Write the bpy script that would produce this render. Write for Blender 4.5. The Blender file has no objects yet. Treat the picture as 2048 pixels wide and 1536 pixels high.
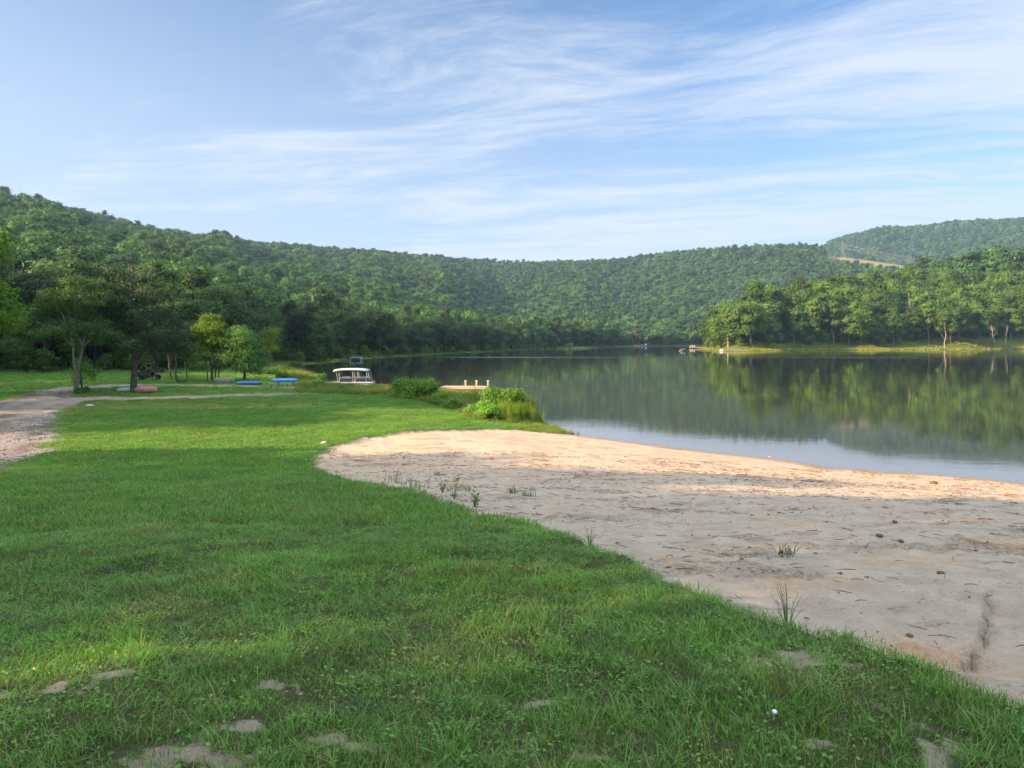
import bpy, math, random
import numpy as np
from mathutils import Vector, Matrix
R = math.radians
sc = bpy.context.scene
col = sc.collection
# ------------------------------------------------------------------ camera, sky, sun, exposure
F, CX, HV, CAMZ = 1450.0, 1024.0, 680.0, 5.5          # focal (px of 2048), centre column, horizon row, eye height over the lake
cam_d = bpy.data.cameras.new('camera'); cam = bpy.data.objects.new('camera', cam_d); col.objects.link(cam)
cam_d.sensor_width = 36; cam_d.lens = 36 * F / 2048; cam_d.clip_start = 0.1; cam_d.clip_end = 9000
cam.location = (0, 0, CAMZ); cam.rotation_euler = (R(90), 0, 0); cam_d.shift_y = -(768 - HV) / 2048
sc.camera = cam
sc.render.engine = 'CYCLES'
sc.cycles.use_denoising = True; sc.cycles.denoiser = 'OPENIMAGEDENOISE'
sc.cycles.max_bounces = 6; sc.cycles.diffuse_bounces = 2; sc.cycles.glossy_bounces = 3; sc.cycles.transmission_bounces = 3
sc.cycles.transparent_max_bounces = 6; sc.cycles.volume_bounces = 0; sc.cycles.caustics_reflective = False
sc.cycles.use_adaptive_sampling = True; sc.cycles.adaptive_threshold = 0.02
sc.view_settings.view_transform = 'Standard'; sc.view_settings.look = 'None'
sc.view_settings.gamma = 1; sc.view_settings.exposure = 1.86
SUN_AZ, SUN_EL = 112.0, 19.0       # degrees left of the view direction, above the horizon
sd = Vector((-math.sin(R(SUN_AZ)) * math.cos(R(SUN_EL)), math.cos(R(SUN_AZ)) * math.cos(R(SUN_EL)), math.sin(R(SUN_EL))))
sl = bpy.data.lights.new('sun', 'SUN'); sl.energy = 4.8; sl.angle = R(0.6); sl.color = (1, .67, .39)
so = bpy.data.objects.new('sun', sl); col.objects.link(so); so.rotation_euler = sd.to_track_quat('Z', 'Y').to_euler()

def N(nt, typ, loc=None, **kw):
    n = nt.nodes.new(typ)
    for k, v in kw.items():
        if k.startswith('i_'):
            key = k[2:]
            n.inputs[int(key) if key.isdigit() else key.replace('_', ' ')].default_value = v
        else: setattr(n, k, v)
    return n
def M(nt, op, a, b=None, c=None, clamp=False):
    n = nt.nodes.new('ShaderNodeMath'); n.operation = op; n.use_clamp = clamp
    for i, x in enumerate((a, b, c)):
        if x is None: continue
        if isinstance(x, (int, float)): n.inputs[i].default_value = x
        else: nt.links.new(x, n.inputs[i])
    return n.outputs[0]
def MIX(nt, f, a, b, mode='MIX'):
    n = nt.nodes.new('ShaderNodeMix'); n.data_type = 'RGBA'; n.blend_type = mode
    for s, x in ((n.inputs[0], f), (n.inputs[6], a), (n.inputs[7], b)):
        if isinstance(x, (int, float)): s.default_value = x
        elif isinstance(x, tuple): s.default_value = (*x[:3], 1)
        else: nt.links.new(x, s)
    return n.outputs[2]
def SS(nt, x, lo, hi):
    n = nt.nodes.new('ShaderNodeMapRange'); n.interpolation_type = 'SMOOTHSTEP'
    nt.links.new(x, n.inputs[0]); n.inputs[1].default_value = lo; n.inputs[2].default_value = hi
    return n.outputs[0]
def NOISE(nt, vec, scale, detail=4, rough=.55, dist=0, color=False):
    n = nt.nodes.new('ShaderNodeTexNoise'); n.inputs['Scale'].default_value = scale; n.inputs['Detail'].default_value = detail
    n.inputs['Roughness'].default_value = rough; n.inputs['Distortion'].default_value = dist
    if vec is not None: nt.links.new(vec, n.inputs['Vector'])
    return n.outputs['Color' if color else 'Fac']
def MAPV(nt, vec, scale=(1, 1, 1), rot=(0, 0, 0), loc=(0, 0, 0)):
    n = nt.nodes.new('ShaderNodeMapping'); nt.links.new(vec, n.inputs[0])
    n.inputs['Scale'].default_value = scale; n.inputs['Rotation'].default_value = rot; n.inputs['Location'].default_value = loc
    return n.outputs[0]

w = bpy.data.worlds.new("World"); sc.world = w; w.use_nodes = True
nt = w.node_tree; nt.nodes.clear()
sky = nt.nodes.new('ShaderNodeTexSky'); sky.sky_type = 'NISHITA'; sky.sun_disc = False
sky.sun_elevation = R(SUN_EL); sky.sun_rotation = R(-SUN_AZ); sky.air_density = 1.0; sky.dust_density = 0.6; sky.ozone_density = 3.0
tc = nt.nodes.new('ShaderNodeTexCoord'); sep = nt.nodes.new('ShaderNodeSeparateXYZ'); nt.links.new(tc.outputs['Generated'], sep.inputs[0])
zz = M(nt, 'MAXIMUM', sep.outputs[2], 0.03)
cb = nt.nodes.new('ShaderNodeCombineXYZ')
nt.links.new(M(nt, 'DIVIDE', sep.outputs[0], zz), cb.inputs[0]); nt.links.new(M(nt, 'DIVIDE', sep.outputs[1], zz), cb.inputs[1])
P = cb.outputs[0]
wob = NOISE(nt, MAPV(nt, P, (.35, .35, 1)), 1, 3, .5, color=True)
vadd = nt.nodes.new('ShaderNodeVectorMath'); vadd.operation = 'MULTIPLY_ADD'; nt.links.new(wob, vadd.inputs[0]); vadd.inputs[1].default_value = (2.0, 1.6, 0); nt.links.new(P, vadd.inputs[2])
Pw = vadd.outputs[0]
rotz = R(22)
c1 = NOISE(nt, MAPV(nt, MAPV(nt, Pw, rot=(0, 0, rotz)), (.28, .80, 1), loc=(3.1, 1.3, 0)), 1.0, 10, .68, .35)
c2 = NOISE(nt, MAPV(nt, MAPV(nt, Pw, rot=(0, 0, R(14))), (.9, 2.7, 1), loc=(.7, 9.2, 0)), 1.0, 10, .74, .5)
cov = NOISE(nt, MAPV(nt, P, (.33, .42, 1), loc=(5.2, 2.0, 0)), 1.0, 2, .5)
cf = M(nt, 'ADD', M(nt, 'MULTIPLY', c1, .62), M(nt, 'MULTIPLY', c2, .38))
# cirrus lies mostly from the middle of the view to its right
right = SS(nt, M(nt, 'ADD', sep.outputs[0], M(nt, 'MULTIPLY', sep.outputs[2], .45)), -.28, .22)
cf = M(nt, 'ADD', cf, M(nt, 'MULTIPLY', M(nt, 'SUBTRACT', cov, .5), .35))
cf = M(nt, 'ADD', cf, M(nt, 'MULTIPLY', M(nt, 'SUBTRACT', right, .62), .085))
cf = SS(nt, cf, .415, .625)
cf = M(nt, 'MULTIPLY', cf, .76)
hz = SS(nt, M(nt, 'ADD', sep.outputs[2], M(nt, 'MULTIPLY', sep.outputs[0], .22)), -.02, .50)                      # pale band of air low over the hills
low = M(nt, 'MULTIPLY', M(nt, 'SUBTRACT', 1.0, hz), .72)
SKYB = MIX(nt, 1.0, sky.outputs[0], (.49, .555, .605), 'MULTIPLY')
base = MIX(nt, low, SKYB, (1.95, 2.28, 2.72))
cld = MIX(nt, cf, base, (2.62, 2.72, 2.92))
overhead_fill = SS(nt, M(nt, 'ADD', sep.outputs[2], M(nt, 'MULTIPLY', cov, .15)), .48, .80)         # bright overcast added above the frame to lighten the shaded ground
cld = MIX(nt, M(nt, 'MULTIPLY', overhead_fill, .9), cld, (4.7, 4.95, 5.4))
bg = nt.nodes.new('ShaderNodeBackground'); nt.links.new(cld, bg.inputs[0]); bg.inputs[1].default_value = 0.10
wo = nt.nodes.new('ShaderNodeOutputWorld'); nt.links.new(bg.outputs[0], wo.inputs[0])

# ------------------------------------------------------------------ numpy helpers
rng = np.random.default_rng(7)
random.seed(7)
def smooth(a, b, x):
    t = np.clip((x - a) / (b - a), 0, 1); return t * t * (3 - 2 * t)
def _h(ix, iy, s):
    n = (ix.astype(np.int64) * 374761393 + iy.astype(np.int64) * 668265263 + s * 1442695041) & 0xffffffff
    n = ((n ^ (n >> 13)) * 1274126177) & 0xffffffff
    return ((n ^ (n >> 16)) & 0xffffff) / 16777216.0
def vnoise(x, y, s=0):
    x = np.asarray(x, float); y = np.asarray(y, float)
    ix, iy = np.floor(x), np.floor(y); fx, fy = x - ix, y - iy
    fx = fx * fx * (3 - 2 * fx); fy = fy * fy * (3 - 2 * fy)
    return (_h(ix, iy, s) * (1 - fx) + _h(ix + 1, iy, s) * fx) * (1 - fy) + (_h(ix, iy + 1, s) * (1 - fx) + _h(ix + 1, iy + 1, s) * fx) * fy
def fbm(x, y, o=4, s=0):
    r = 0; a = .5; t = 0
    for k in range(o): r = r + a * vnoise(x * 2 ** k, y * 2 ** k, s + k * 17); t += a; a *= .5
    return r / t
def segdist(x, y, pts, closed):
    d = np.full(x.shape, 1e9); pts = np.asarray(pts, float); n = len(pts)
    for i in range(n if closed else n - 1):
        a = pts[i]; b = pts[(i + 1) % n]; ab = b - a; L = ab @ ab + 1e-12
        t = np.clip(((x - a[0]) * ab[0] + (y - a[1]) * ab[1]) / L, 0, 1)
        d = np.minimum(d, np.hypot(x - a[0] - t * ab[0], y - a[1] - t * ab[1]))
    return d
def inside(x, y, pts):
    c = np.zeros(x.shape, bool); n = len(pts)
    for i in range(n):
        x1, y1 = pts[i]; x2, y2 = pts[(i + 1) % n]
        if y1 == y2: continue
        m = ((y1 > y) != (y2 > y)) & (x < (x2 - x1) * (y - y1) / (y2 - y1) + x1); c ^= m
    return c
def sdf(x, y, pts):                                    # + outside
    d = segdist(x, y, pts, True); return np.where(inside(x, y, pts), -d, d)
def P0(px, v, z=0.0):
    y = (CAMZ - z) * F / (v - HV); return ((px - CX) / F * y, y)

LAKE = [P0(*p) for p in ((2048, 967), (1960, 957), (1870, 949), (1760, 943), (1690, 937), (1655, 937), (1625, 929), (1560, 919), (1520, 915), (1400, 902), (1300, 889),
        (1200, 876), (1135, 868), (1122, 861), (1075, 843), (1052, 815), (1000, 797), (930, 787), (880, 784), (835, 779), (800, 777), (750, 778), (700, 775), (655, 768), (610, 757),
        (575, 747), (558, 738), (560, 731), (600, 730), (690, 722), (750, 716), (800, 713), (900, 707), (960, 704), (1010, 702), (1060, 699), (1110, 698),
        (1180, 697.5), (1200, 695), (1250, 693), (1350, 692), (1400, 691.6), (1440, 691.6))] + [(150, 520), (128, 470), (106, 412), (103, 375), (108, 362), (121, 360)] + \
       [P0(*p) for p in ((1600, 700.5), (1700, 700), (1800, 699.5), (1900, 699), (2048, 698))] + [(420, 380), (400, 300), (330, 150), (200, 80), (100, 40), (45, 23)]
_az = lambda px: math.degrees(math.atan((px - CX) / F))
def tab(pairs, conv=True): 
    return [(_az(p) if conv else p) for p, _ in pairs], [q for _, q in pairs]
SKY_M = [(-60, 378), (0, 385), (100, 405), (200, 430), (300, 455), (400, 475), (500, 485), (600, 492), (700, 500), (800, 507), (900, 515), (1000, 521), (1060, 523),
         (1200, 520), (1300, 508), (1400, 497), (1500, 490), (1600, 487), (1640, 489), (1665, 499), (1700, 503), (1760, 511), (1830, 521), (1900, 530), (2100, 550)]
SKY_F = [(1560, 600), (1620, 520), (1660, 484), (1700, 472), (1750, 465), (1800, 460), (1900, 447), (2048, 443), (2400, 450)]
SKY_R = [(1405, 660), (1430, 625), (1450, 608), (1500, 590), (1560, 575), (1640, 550), (1700, 545), (1760, 535), (1800, 528), (1850, 514), (1900, 500), (2048, 482), (2400, 455)]
def rr_of(a): return np.interp(a, [-90, -60, -35, -25, -15, -5, 0, 10, 30, 60], [600, 650, 800, 950, 1150, 1350, 1450, 1500, 1500, 1500])
def terrain(x, y, detail=True):
    x = np.asarray(x, float); y = np.asarray(y, float)
    r = np.hypot(x, y); a = np.degrees(np.arctan2(x, y)); ca = np.clip(np.cos(np.radians(a)), .3, 1)
    s = sdf(x, y, LAKE)
    land = np.interp(y, [-60, -5, 0, 3, 6, 10, 15, 20, 25, 30, 40, 60, 80, 100, 130, 300], [4.3, 4.0, 3.9, 3.86, 3.62, 3.12, 2.46, 1.82, 1.28, .95, .75, .62, .55, .65, 1.0, 1.2])
    land = land + .9 * smooth(70, 260, -x)
    swale = np.exp(-((y - 55 - .05 * x) / 2.2) ** 2) * smooth(-6, -14, x) * .42      # shallow ditch beside the lower road
    land = land - swale
    k = np.interp(s, [0, 3, 12, 40], [.085, .10, .14, .2])
    shore = s * k
    hn = np.clip(land - shore, -1.2, 1.2); z = np.where(land < shore - .6, land, np.where(land > shore + .6, shore, land - (hn + .6) ** 2 / 2.4))
    # hills
    ax, av = tab(SKY_M); vm = np.interp(a, ax, av)
    rr = rr_of(a); rs = np.interp(a, [-120, -60, -35, -25, -10, 0, 10, 30], [160, 150, 150, 160, 330, 620, 740, 900])
    H = (HV - vm) / F * rr * ca + CAMZ - 12.0 - .2
    H = H * np.interp(a, [-170, -120, -80, -55, -38], [.02, .05, .3, .8, 1])* np.interp(a, [34, 60, 90], [1, .3, 0])
    t = np.clip((r - rs) / (rr - rs), 0, 1)
    fold = (fbm(a / 5.5, r / 900 + 3, 3, 5) - .5)
    zm = H * (t ** 1.22) * (1 + .55 * fold * np.sin(np.pi * t)) * (1 - .45 * smooth(0, 700, r - rr))
    ax, av = tab(SKY_F); vf = np.interp(a, ax, av)
    HF = np.maximum((HV - vf) / F * 2600 * ca + CAMZ - 14, 0) * np.interp(a, [20, 21.5, 45, 70], [0, 1, 1, 0])
    zf = HF * smooth(1500, 2600, r) * (1 - .3 * smooth(2600, 3300, r)) * (1 + .2 * (fbm(a / 3, r / 500, 3, 9) - .5) * smooth(2600, 2300, r))
    ax, av = tab(SKY_R); vr = np.interp(a, ax, av)
    rc_ = 645 + np.clip(a - 22, 0, 20) * 4
    HR = np.maximum((HV - vr) / F * rc_ * ca + CAMZ - 23, 0) * np.interp(a, [14, 15.4, 48, 70], [0, 1, 1, .2])
    tr = np.clip((s - 6) / np.interp(a, [15, 20, 24, 28], [52, 72, 122, 140]), 0, 1)
    zr = HR * tr ** .95 * (1 - .8 * smooth(rc_ + 60, rc_ + 400, r)) * smooth(380, 400, r)
    bank = 4.0 * smooth(27, 36, a) * smooth(2, 30, s) * smooth(360, 420, r)
    shade_knoll = 64 * np.exp(-((x + 232) / 72) ** 2 - ((y - 112) / 80) ** 2)  # unseen hill added left of the frame to shade the left shore
    z = np.maximum(z, 0) * (s > 0) + np.maximum(np.maximum(zm * smooth(2, 60, s), zf), np.maximum(np.maximum(zr, bank), shade_knoll)) * (s > 0)
    z = np.where(s <= 0, np.maximum(s * .12, -1.6), z)
    return z
def ground_z(x, y): return terrain(np.array([x]), np.array([y]))[0]
def PW(px, v):                                           # pixel of the photograph -> point on the ground
    z = 1.0
    for _ in range(60):
        p = P0(px, v, z); z = .5 * z + .5 * float(ground_z(*p))
    return P0(px, v, z)

SAND = [PW(*p) for p in ((2048, 1404), (1960, 1383), (1880, 1352), (1800, 1318), (1680, 1268), (1600, 1243), (1500, 1212), (1400, 1176), (1280, 1128), (1180, 1094), (1080, 1060), (960, 1030),
        (860, 1002), (780, 980), (700, 966), (640, 945), (604, 925), (622, 908), (660, 890), (720, 875), (800, 863), (900, 856), (1000, 856), (1080, 861), (1125, 866))] + \
       [(3.6, 46), (8, 44), (22, 32), (44, 24), (44, -8), (8, -6), (4.2, 1.2)]
ROADS = [([(-19, -12), (-18, 6)] + [(-15.7, 15.5), PW(-52, 890), PW(0, 840), PW(45, 812), PW(85, 797)], 3.4, 2.8),
         ([PW(*p) for p in ((85, 802), (100, 786), (150, 776), (220, 771), (320, 770), (430, 771), (530, 773), (600, 776))], 2.1, 1.3),
         ([PW(*p) for p in ((85, 815), (150, 797), (240, 797), (350, 795), (480, 791), (600, 788), (700, 786))], 2.2, 1.5)]
LEFTROAD = [(-17, 8), PW(20, 870), PW(20, 800)]
def road_mask(x, y):
    m = np.full(x.shape, -9.)
    for pts, w0, w1 in ROADS:
        L = np.linspace(w0, w1, len(pts) - 1)
        for i in range(len(pts) - 1): m = np.maximum(m, L[i] - segdist(x, y, [pts[i], pts[i + 1]], False))
    return m                                             # metres inside the road, negative outside
CORR = (_az(1652), _az(1850))
GULLY = [PW(1978, 1165), PW(1968, 1205), PW(1955, 1235), PW(1925, 1262), PW(1905, 1290)]
PATCH = [(*PW(px, v), rr_) for px, v, rr_ in ((1560, 1318, .22), (1610, 1335, .22), (100, 1392, .16), (60, 1388, .1), (545, 1375, .13), (360, 1522, .16), (430, 1530, .16), (520, 1500, .1), (700, 1488, .14), (1080, 1388, .1),
         (850, 1385, .07), (1815, 1470, .14), (1640, 1476, .08), (240, 1365, .1), (1450, 1440, .1), (460, 1462, .12), (1190, 1520, .12), (1040, 1500, .1), (1900, 1520, .14), (25, 1395, .14))]
def masks(x, y):
    s_sand = -sdf(x, y, SAND); r = np.hypot(x, y)
    edge = (fbm(x * 2.2, y * 2.2, 3, 40) - .5) * .35 * smooth(1, 8, r) + (fbm(x * 9, y * 9, 2, 44) - .5) * .12
    s_sand = s_sand + edge
    rd = road_mask(x, y) + (fbm(x * .8, y * .5, 4, 61) - .5) * 2.6 * smooth(60, 10, y) + (fbm(x * .9, y * 1.4, 3, 63) - .5) * .9
    bare = np.full(x.shape, -9.)
    for (a, b, q) in PATCH: bare = np.maximum(bare, .65 - np.hypot((x - a) / (q * 1.25), (y - b) / (q * .75)) + (fbm(x * 11, y * 11, 4, 71) - .5) * 3.0)
    return s_sand, rd, np.minimum(bare, .6)

# ------------------------------------------------------------------ mesh helpers
def mesh_np(name, V, quads=None, tris=None, attrs=None, mats=(), mi=None, smooth_=False):
    me = bpy.data.meshes.new(name); V = np.asarray(V, np.float32)
    q = np.zeros((0, 4), np.int32) if quads is None else np.asarray(quads, np.int32).reshape(-1, 4)
    t = np.zeros((0, 3), np.int32) if tris is None else np.asarray(tris, np.int32).reshape(-1, 3)
    me.vertices.add(len(V)); me.vertices.foreach_set('co', V.ravel())
    nl = q.size + t.size; me.loops.add(nl); me.loops.foreach_set('vertex_index', np.concatenate([q.ravel(), t.ravel()]).astype(np.int32))
    me.polygons.add(len(q) + len(t))
    st = np.concatenate([np.arange(len(q)) * 4, q.size + np.arange(len(t)) * 3]).astype(np.int32)
    me.polygons.foreach_set('loop_start', st)
    me.polygons.foreach_set('loop_total', np.concatenate([np.full(len(q), 4), np.full(len(t), 3)]).astype(np.int32))
    for m in mats: me.materials.append(m)
    if mi is not None: me.polygons.foreach_set('material_index', np.asarray(mi, np.int32))
    if smooth_: me.polygons.foreach_set('use_smooth', np.ones(len(me.polygons), bool))
    me.update(calc_edges=True)
    for k, v in (attrs or {}).items():
        v = np.asarray(v)
        if v.dtype.kind == 'i':
            at = me.attributes.new(k, 'INT', 'POINT'); at.data.foreach_set('value', v.astype(np.int32))
        elif v.ndim == 2:
            at = me.attributes.new(k, 'FLOAT_VECTOR', 'POINT'); at.data.foreach_set('vector', v.astype(np.float32).ravel())
        else:
            at = me.attributes.new(k, 'FLOAT', 'POINT'); at.data.foreach_set('value', v.astype(np.float32))
    return me
def link(name, me, parent=None, loc=None):
    o = bpy.data.objects.new(name, me); col.objects.link(o)
    if parent is not None: o.parent = parent
    if loc is not None: o.location = loc
    return o
def tag(o, label=None, cat=None, group=None, kind=None):
    if label: o['label'] = label
    if cat: o['category'] = cat
    if group: o['group'] = group
    if kind: o['kind'] = kind
    return o
def thing(name, label, cat, loc=(0, 0, 0), rz=0, group=None):
    o = bpy.data.objects.new(name, None); col.objects.link(o); o.location = loc; o.rotation_euler = (0, 0, rz); o.empty_display_size = .3
    return tag(o, label, cat, group)
class MB:
    def __init__(s): s.V = []; s.F = []; s.n = 0
    def add(s, V, Fc):
        s.V += [tuple(v) for v in V]; s.F += [tuple(i + s.n for i in f) for f in Fc]; s.n += len(V); return s
    def box(s, c, d, rot=(0, 0, 0), taper=1.0):
        m = Matrix.Translation(c) @ (Matrix.Rotation(rot[2], 4, 'Z') @ Matrix.Rotation(rot[1], 4, 'Y') @ Matrix.Rotation(rot[0], 4, 'X'))
        b = min(d) * .12; V = []; hx, hy, hz = d[0] / 2, d[1] / 2, d[2] / 2
        lv = [(-hz, b), (-hz + b, 0), (hz - b, 0), (hz, b)]
        for z, q in lv:
            k = taper if z > 0 else 1.0
            X, Y = (hx - q) * k, (hy - q) * k; e = b * k
            for (px, py) in ((X - e, -Y), (X, -Y + e), (X, Y - e), (X - e, Y), (-X + e, Y), (-X, Y - e), (-X, -Y + e), (-X + e, -Y)): V.append(m @ Vector((px, py, z)))
        Fc = [tuple(range(7, -1, -1)), tuple(range(24, 32))]
        for L in range(3):
            for i in range(8): Fc.append((L * 8 + i, L * 8 + (i + 1) % 8, L * 8 + 8 + (i + 1) % 8, L * 8 + 8 + i))
        return s.add(V, Fc)
    def tube(s, pts, rad, n=8, cap=True):
        pts = [Vector(p) for p in pts]; rad = rad if isinstance(rad, (list, tuple)) else [rad] * len(pts)
        V = []; up = None
        for i, p in enumerate(pts):
            d = (pts[min(i + 1, len(pts) - 1)] - pts[max(i - 1, 0)]).normalized()
            if up is None: up = Vector((0, 0, 1)) if abs(d.z) < .9 else Vector((1, 0, 0))
            a = d.cross(up).normalized(); b = a.cross(d); up = b if b.length > .1 else up
            for k in range(n):
                t = 2 * math.pi * k / n; V.append(p + (a * math.cos(t) + b * math.sin(t)) * rad[i])
        Fc = []
        for i in range(len(pts) - 1):
            for k in range(n): Fc.append((i * n + k, i * n + (k + 1) % n, (i + 1) * n + (k + 1) % n, (i + 1) * n + k))
        if cap: Fc += [tuple(range(n - 1, -1, -1)), tuple((len(pts) - 1) * n + k for k in range(n))]
        return s.add(V, Fc)
    def loft(s, rings, cap=True):                        # rings of equal length
        n = len(rings[0]); V = [v for r_ in rings for v in r_]; Fc = []
        for i in range(len(rings) - 1):
            for k in range(n): Fc.append((i * n + k, i * n + (k + 1) % n, (i + 1) * n + (k + 1) % n, (i + 1) * n + k))
        if cap: Fc += [tuple(range(n - 1, -1, -1)), tuple((len(rings) - 1) * n + k for k in range(n))]
        return s.add(V, Fc)
    def build(s, name, mat, parent=None, sm=False, loc=None):
        me = bpy.data.meshes.new(name); me.from_pydata(s.V, [], s.F); me.materials.append(mat)
        if sm: me.polygons.foreach_set('use_smooth', np.ones(len(me.polygons), bool))
        me.update(); return link(name, me, parent, loc)

# ------------------------------------------------------------------ materials
def newmat(name):
    m = bpy.data.materials.new(name); m.use_nodes = True; nt = m.node_tree; nt.nodes.clear()
    return m, nt
def out(nt, sh, disp=None):
    o = nt.nodes.new('ShaderNodeOutputMaterial'); nt.links.new(sh, o.inputs[0])
def principled(nt, colr, rough=.8, spec=.3, metal=0., bump=None, bd=.05, bs=1.0, **kw):
    p = nt.nodes.new('ShaderNodeBsdfPrincipled')
    if isinstance(colr, tuple): p.inputs['Base Color'].default_value = (*colr[:3], 1)
    else: nt.links.new(colr, p.inputs['Base Color'])
    if isinstance(rough, (int, float)): p.inputs['Roughness'].default_value = rough
    else: nt.links.new(rough, p.inputs['Roughness'])
    p.inputs['Specular IOR Level'].default_value = spec; p.inputs['Metallic'].default_value = metal
    if bump is not None:
        b = nt.nodes.new('ShaderNodeBump'); b.inputs['Distance'].default_value = bd; b.inputs['Strength'].default_value = bs
        nt.links.new(bump, b.inputs['Height']); nt.links.new(b.outputs[0], p.inputs['Normal'])
    return p.outputs[0]
def attr(nt, name):
    a = nt.nodes.new('ShaderNodeAttribute'); a.attribute_name = name; return a.outputs['Fac']
def geo_pos(nt): return nt.nodes.new('ShaderNodeNewGeometry').outputs['Position']
def simple(name, c, rough=.6, var=.25, scale=6, metal=0, spec=.3, bd=.004):
    m, nt = newmat(name); t = nt.nodes.new('ShaderNodeTexCoord').outputs['Object']
    n = NOISE(nt, t, scale, 5, .6)
    cc = MIX(nt, M(nt, 'MULTIPLY', SS(nt, n, .3, .75), var), c, tuple(x * .45 + .02 for x in c))
    out(nt, principled(nt, cc, rough, spec, metal, n, bd)); return m
def leafmat(name, c1, c2, trans=.35, hue=.5, c3=None):
    m, nt = newmat(name); t = attr(nt, 't'); oi = nt.nodes.new('ShaderNodeObjectInfo').outputs['Random']
    c = MIX(nt, t, c1, c2)
    c = MIX(nt, M(nt, 'MULTIPLY', oi, hue), c, c3 or tuple(x * y for x, y in zip(c2, (1.12, 1.05, .7))))
    v = M(nt, 'MULTIPLY_ADD', M(nt, 'FRACT', M(nt, 'MULTIPLY', oi, 17.3)), .95, .52)
    oloc = nt.nodes.new('ShaderNodeObjectInfo').outputs['Location']; bn = NOISE(nt, oloc, .018, 3, .6)
    v = M(nt, 'MULTIPLY', v, M(nt, 'MULTIPLY_ADD', bn, 1.1, .45))
    vm = nt.nodes.new('ShaderNodeVectorMath'); vm.operation = 'SCALE'; nt.links.new(c, vm.inputs[0]); nt.links.new(v, vm.inputs['Scale'])
    c = vm.outputs[0]
    p = principled(nt, c, .55, .25)
    tr = nt.nodes.new('ShaderNodeBsdfTranslucent')
    nt.links.new(MIX(nt, 1.0, c, (1.5, 1.35, .5), 'MULTIPLY'), tr.inputs[0])
    mx = nt.nodes.new('ShaderNodeMixShader'); mx.inputs[0].default_value = trans
    nt.links.new(p, mx.inputs[1]); nt.links.new(tr.outputs[0], mx.inputs[2]); out(nt, mx.outputs[0]); return m
def barkmat(name, c, c2):
    m, nt = newmat(name); t = nt.nodes.new('ShaderNodeTexCoord').outputs['Object']
    n = NOISE(nt, MAPV(nt, t, (1, 1, .25)), 9, 5, .65)
    out(nt, principled(nt, MIX(nt, SS(nt, n, .35, .7), c, c2), .9, .15, 0, n, .02)); return m
MAT = {}
MAT['leaf_far'] = leafmat('leaf_far', (.030, .098, .032), (.078, .175, .042), .3, .22)
MAT['leaf_mid'] = leafmat('leaf_mid', (.024, .074, .025), (.064, .14, .034), .33, .22)
MAT['leaf_right'] = leafmat('leaf_right', (.042, .118, .020), (.115, .215, .034), .35, .3)
MAT['leaf_young'] = leafmat('leaf_young', (.11, .24, .02), (.24, .38, .035), .4, .2)
MAT['leaf_near'] = leafmat('leaf_near', (.058, .165, .045), (.13, .27, .065), .35, .0)
MAT['leaf_sunny'] = leafmat('leaf_sunny', (.065, .15, .015), (.17, .28, .02), .45, .0)
MAT['leaf_edge'] = leafmat('leaf_edge', (.04, .11, .018), (.11, .22, .025), .4, .0)
MAT['needle'] = leafmat('needle', (.018, .042, .018), (.04, .068, .024), .2, .1)
MAT['leaf_bush'] = leafmat('leaf_bush', (.065, .18, .025), (.17, .33, .035), .4, .0)
MAT['reed'] = leafmat('reed', (.09, .20, .02), (.22, .30, .04), .35, .0)
MAT['bark'] = barkmat('bark', (.06, .05, .04), (.16, .14, .12))
MAT['bark_pale'] = barkmat('bark_pale', (.16, .14, .12), (.36, .33, .29))
MAT['white'] = simple('white_paint', (.72, .74, .76), .4, .2, 3, spec=.4)
MAT['vinyl'] = simple('canopy_cloth', (.46, .54, .64), .6, .15, 2)
MAT['alu'] = simple('aluminium', (.6, .62, .64), .35, .2, 5, metal=.7)
MAT['navy'] = simple('navy_panel', (.025, .045, .10), .35, .3, 3, spec=.5)
MAT['black'] = simple('black_plastic', (.018, .019, .022), .45, .4, 8)
MAT['rubber'] = simple('rubber', (.012, .012, .013), .8, .3, 8)
MAT['wood'] = simple('weathered_wood', (.50, .40, .30), .8, .5, 14)
MAT['woodg'] = simple('grey_wood', (.26, .24, .21), .85, .5, 14)
MAT['blue'] = simple('blue_plastic', (.03, .28, .68), .35, .25, 2, spec=.5)
MAT['blue2'] = simple('deep_blue_plastic', (.035, .17, .48), .4, .25, 2, spec=.5)
MAT['pink'] = simple('faded_pink_plastic', (.66, .27, .25), .5, .35, 3)
MAT['mint'] = simple('pale_mint_plastic', (.50, .68, .66), .5, .4, 3)
MAT['stone'] = simple('grey_stone', (.25, .245, .23), .9, .6, 2.2, bd=.05)
MAT['pale_stone'] = simple('pale_stone', (.55, .52, .47), .9, .5, 5, bd=.01)
MAT['brown_stone'] = simple('brown_stone', (.17, .11, .075), .9, .6, 20, bd=.01)
MAT['steel'] = simple('galvanised_steel', (.3, .31, .32), .6, .2, 2)
MAT['skin'] = simple('skin', (.45, .28, .2), .6, .1, 5)
MAT['shirt'] = simple('shirt', (.5, .2, .18), .9, .2, 5)
MAT['orange'] = simple('orange_plastic', (.75, .22, .08), .5, .2, 3)
MAT['roofing'] = simple('roofing', (.06, .065, .075), .8, .3, 3)
MAT['siding'] = simple('siding', (.2, .17, .13), .8, .3, 3)
MAT['glass'] = simple('dark_glass', (.03, .04, .05), .08, .0, 3, spec=.8)
MAT['film'] = simple('blue_film', (.35, .55, .72), .3, .4, 40, spec=.6)
MAT['red'] = simple('red_plastic', (.5, .05, .03), .5, .2, 3)
MAT['dead'] = simple('dry_leaf', (.16, .09, .05), .9, .6, 30)

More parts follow.
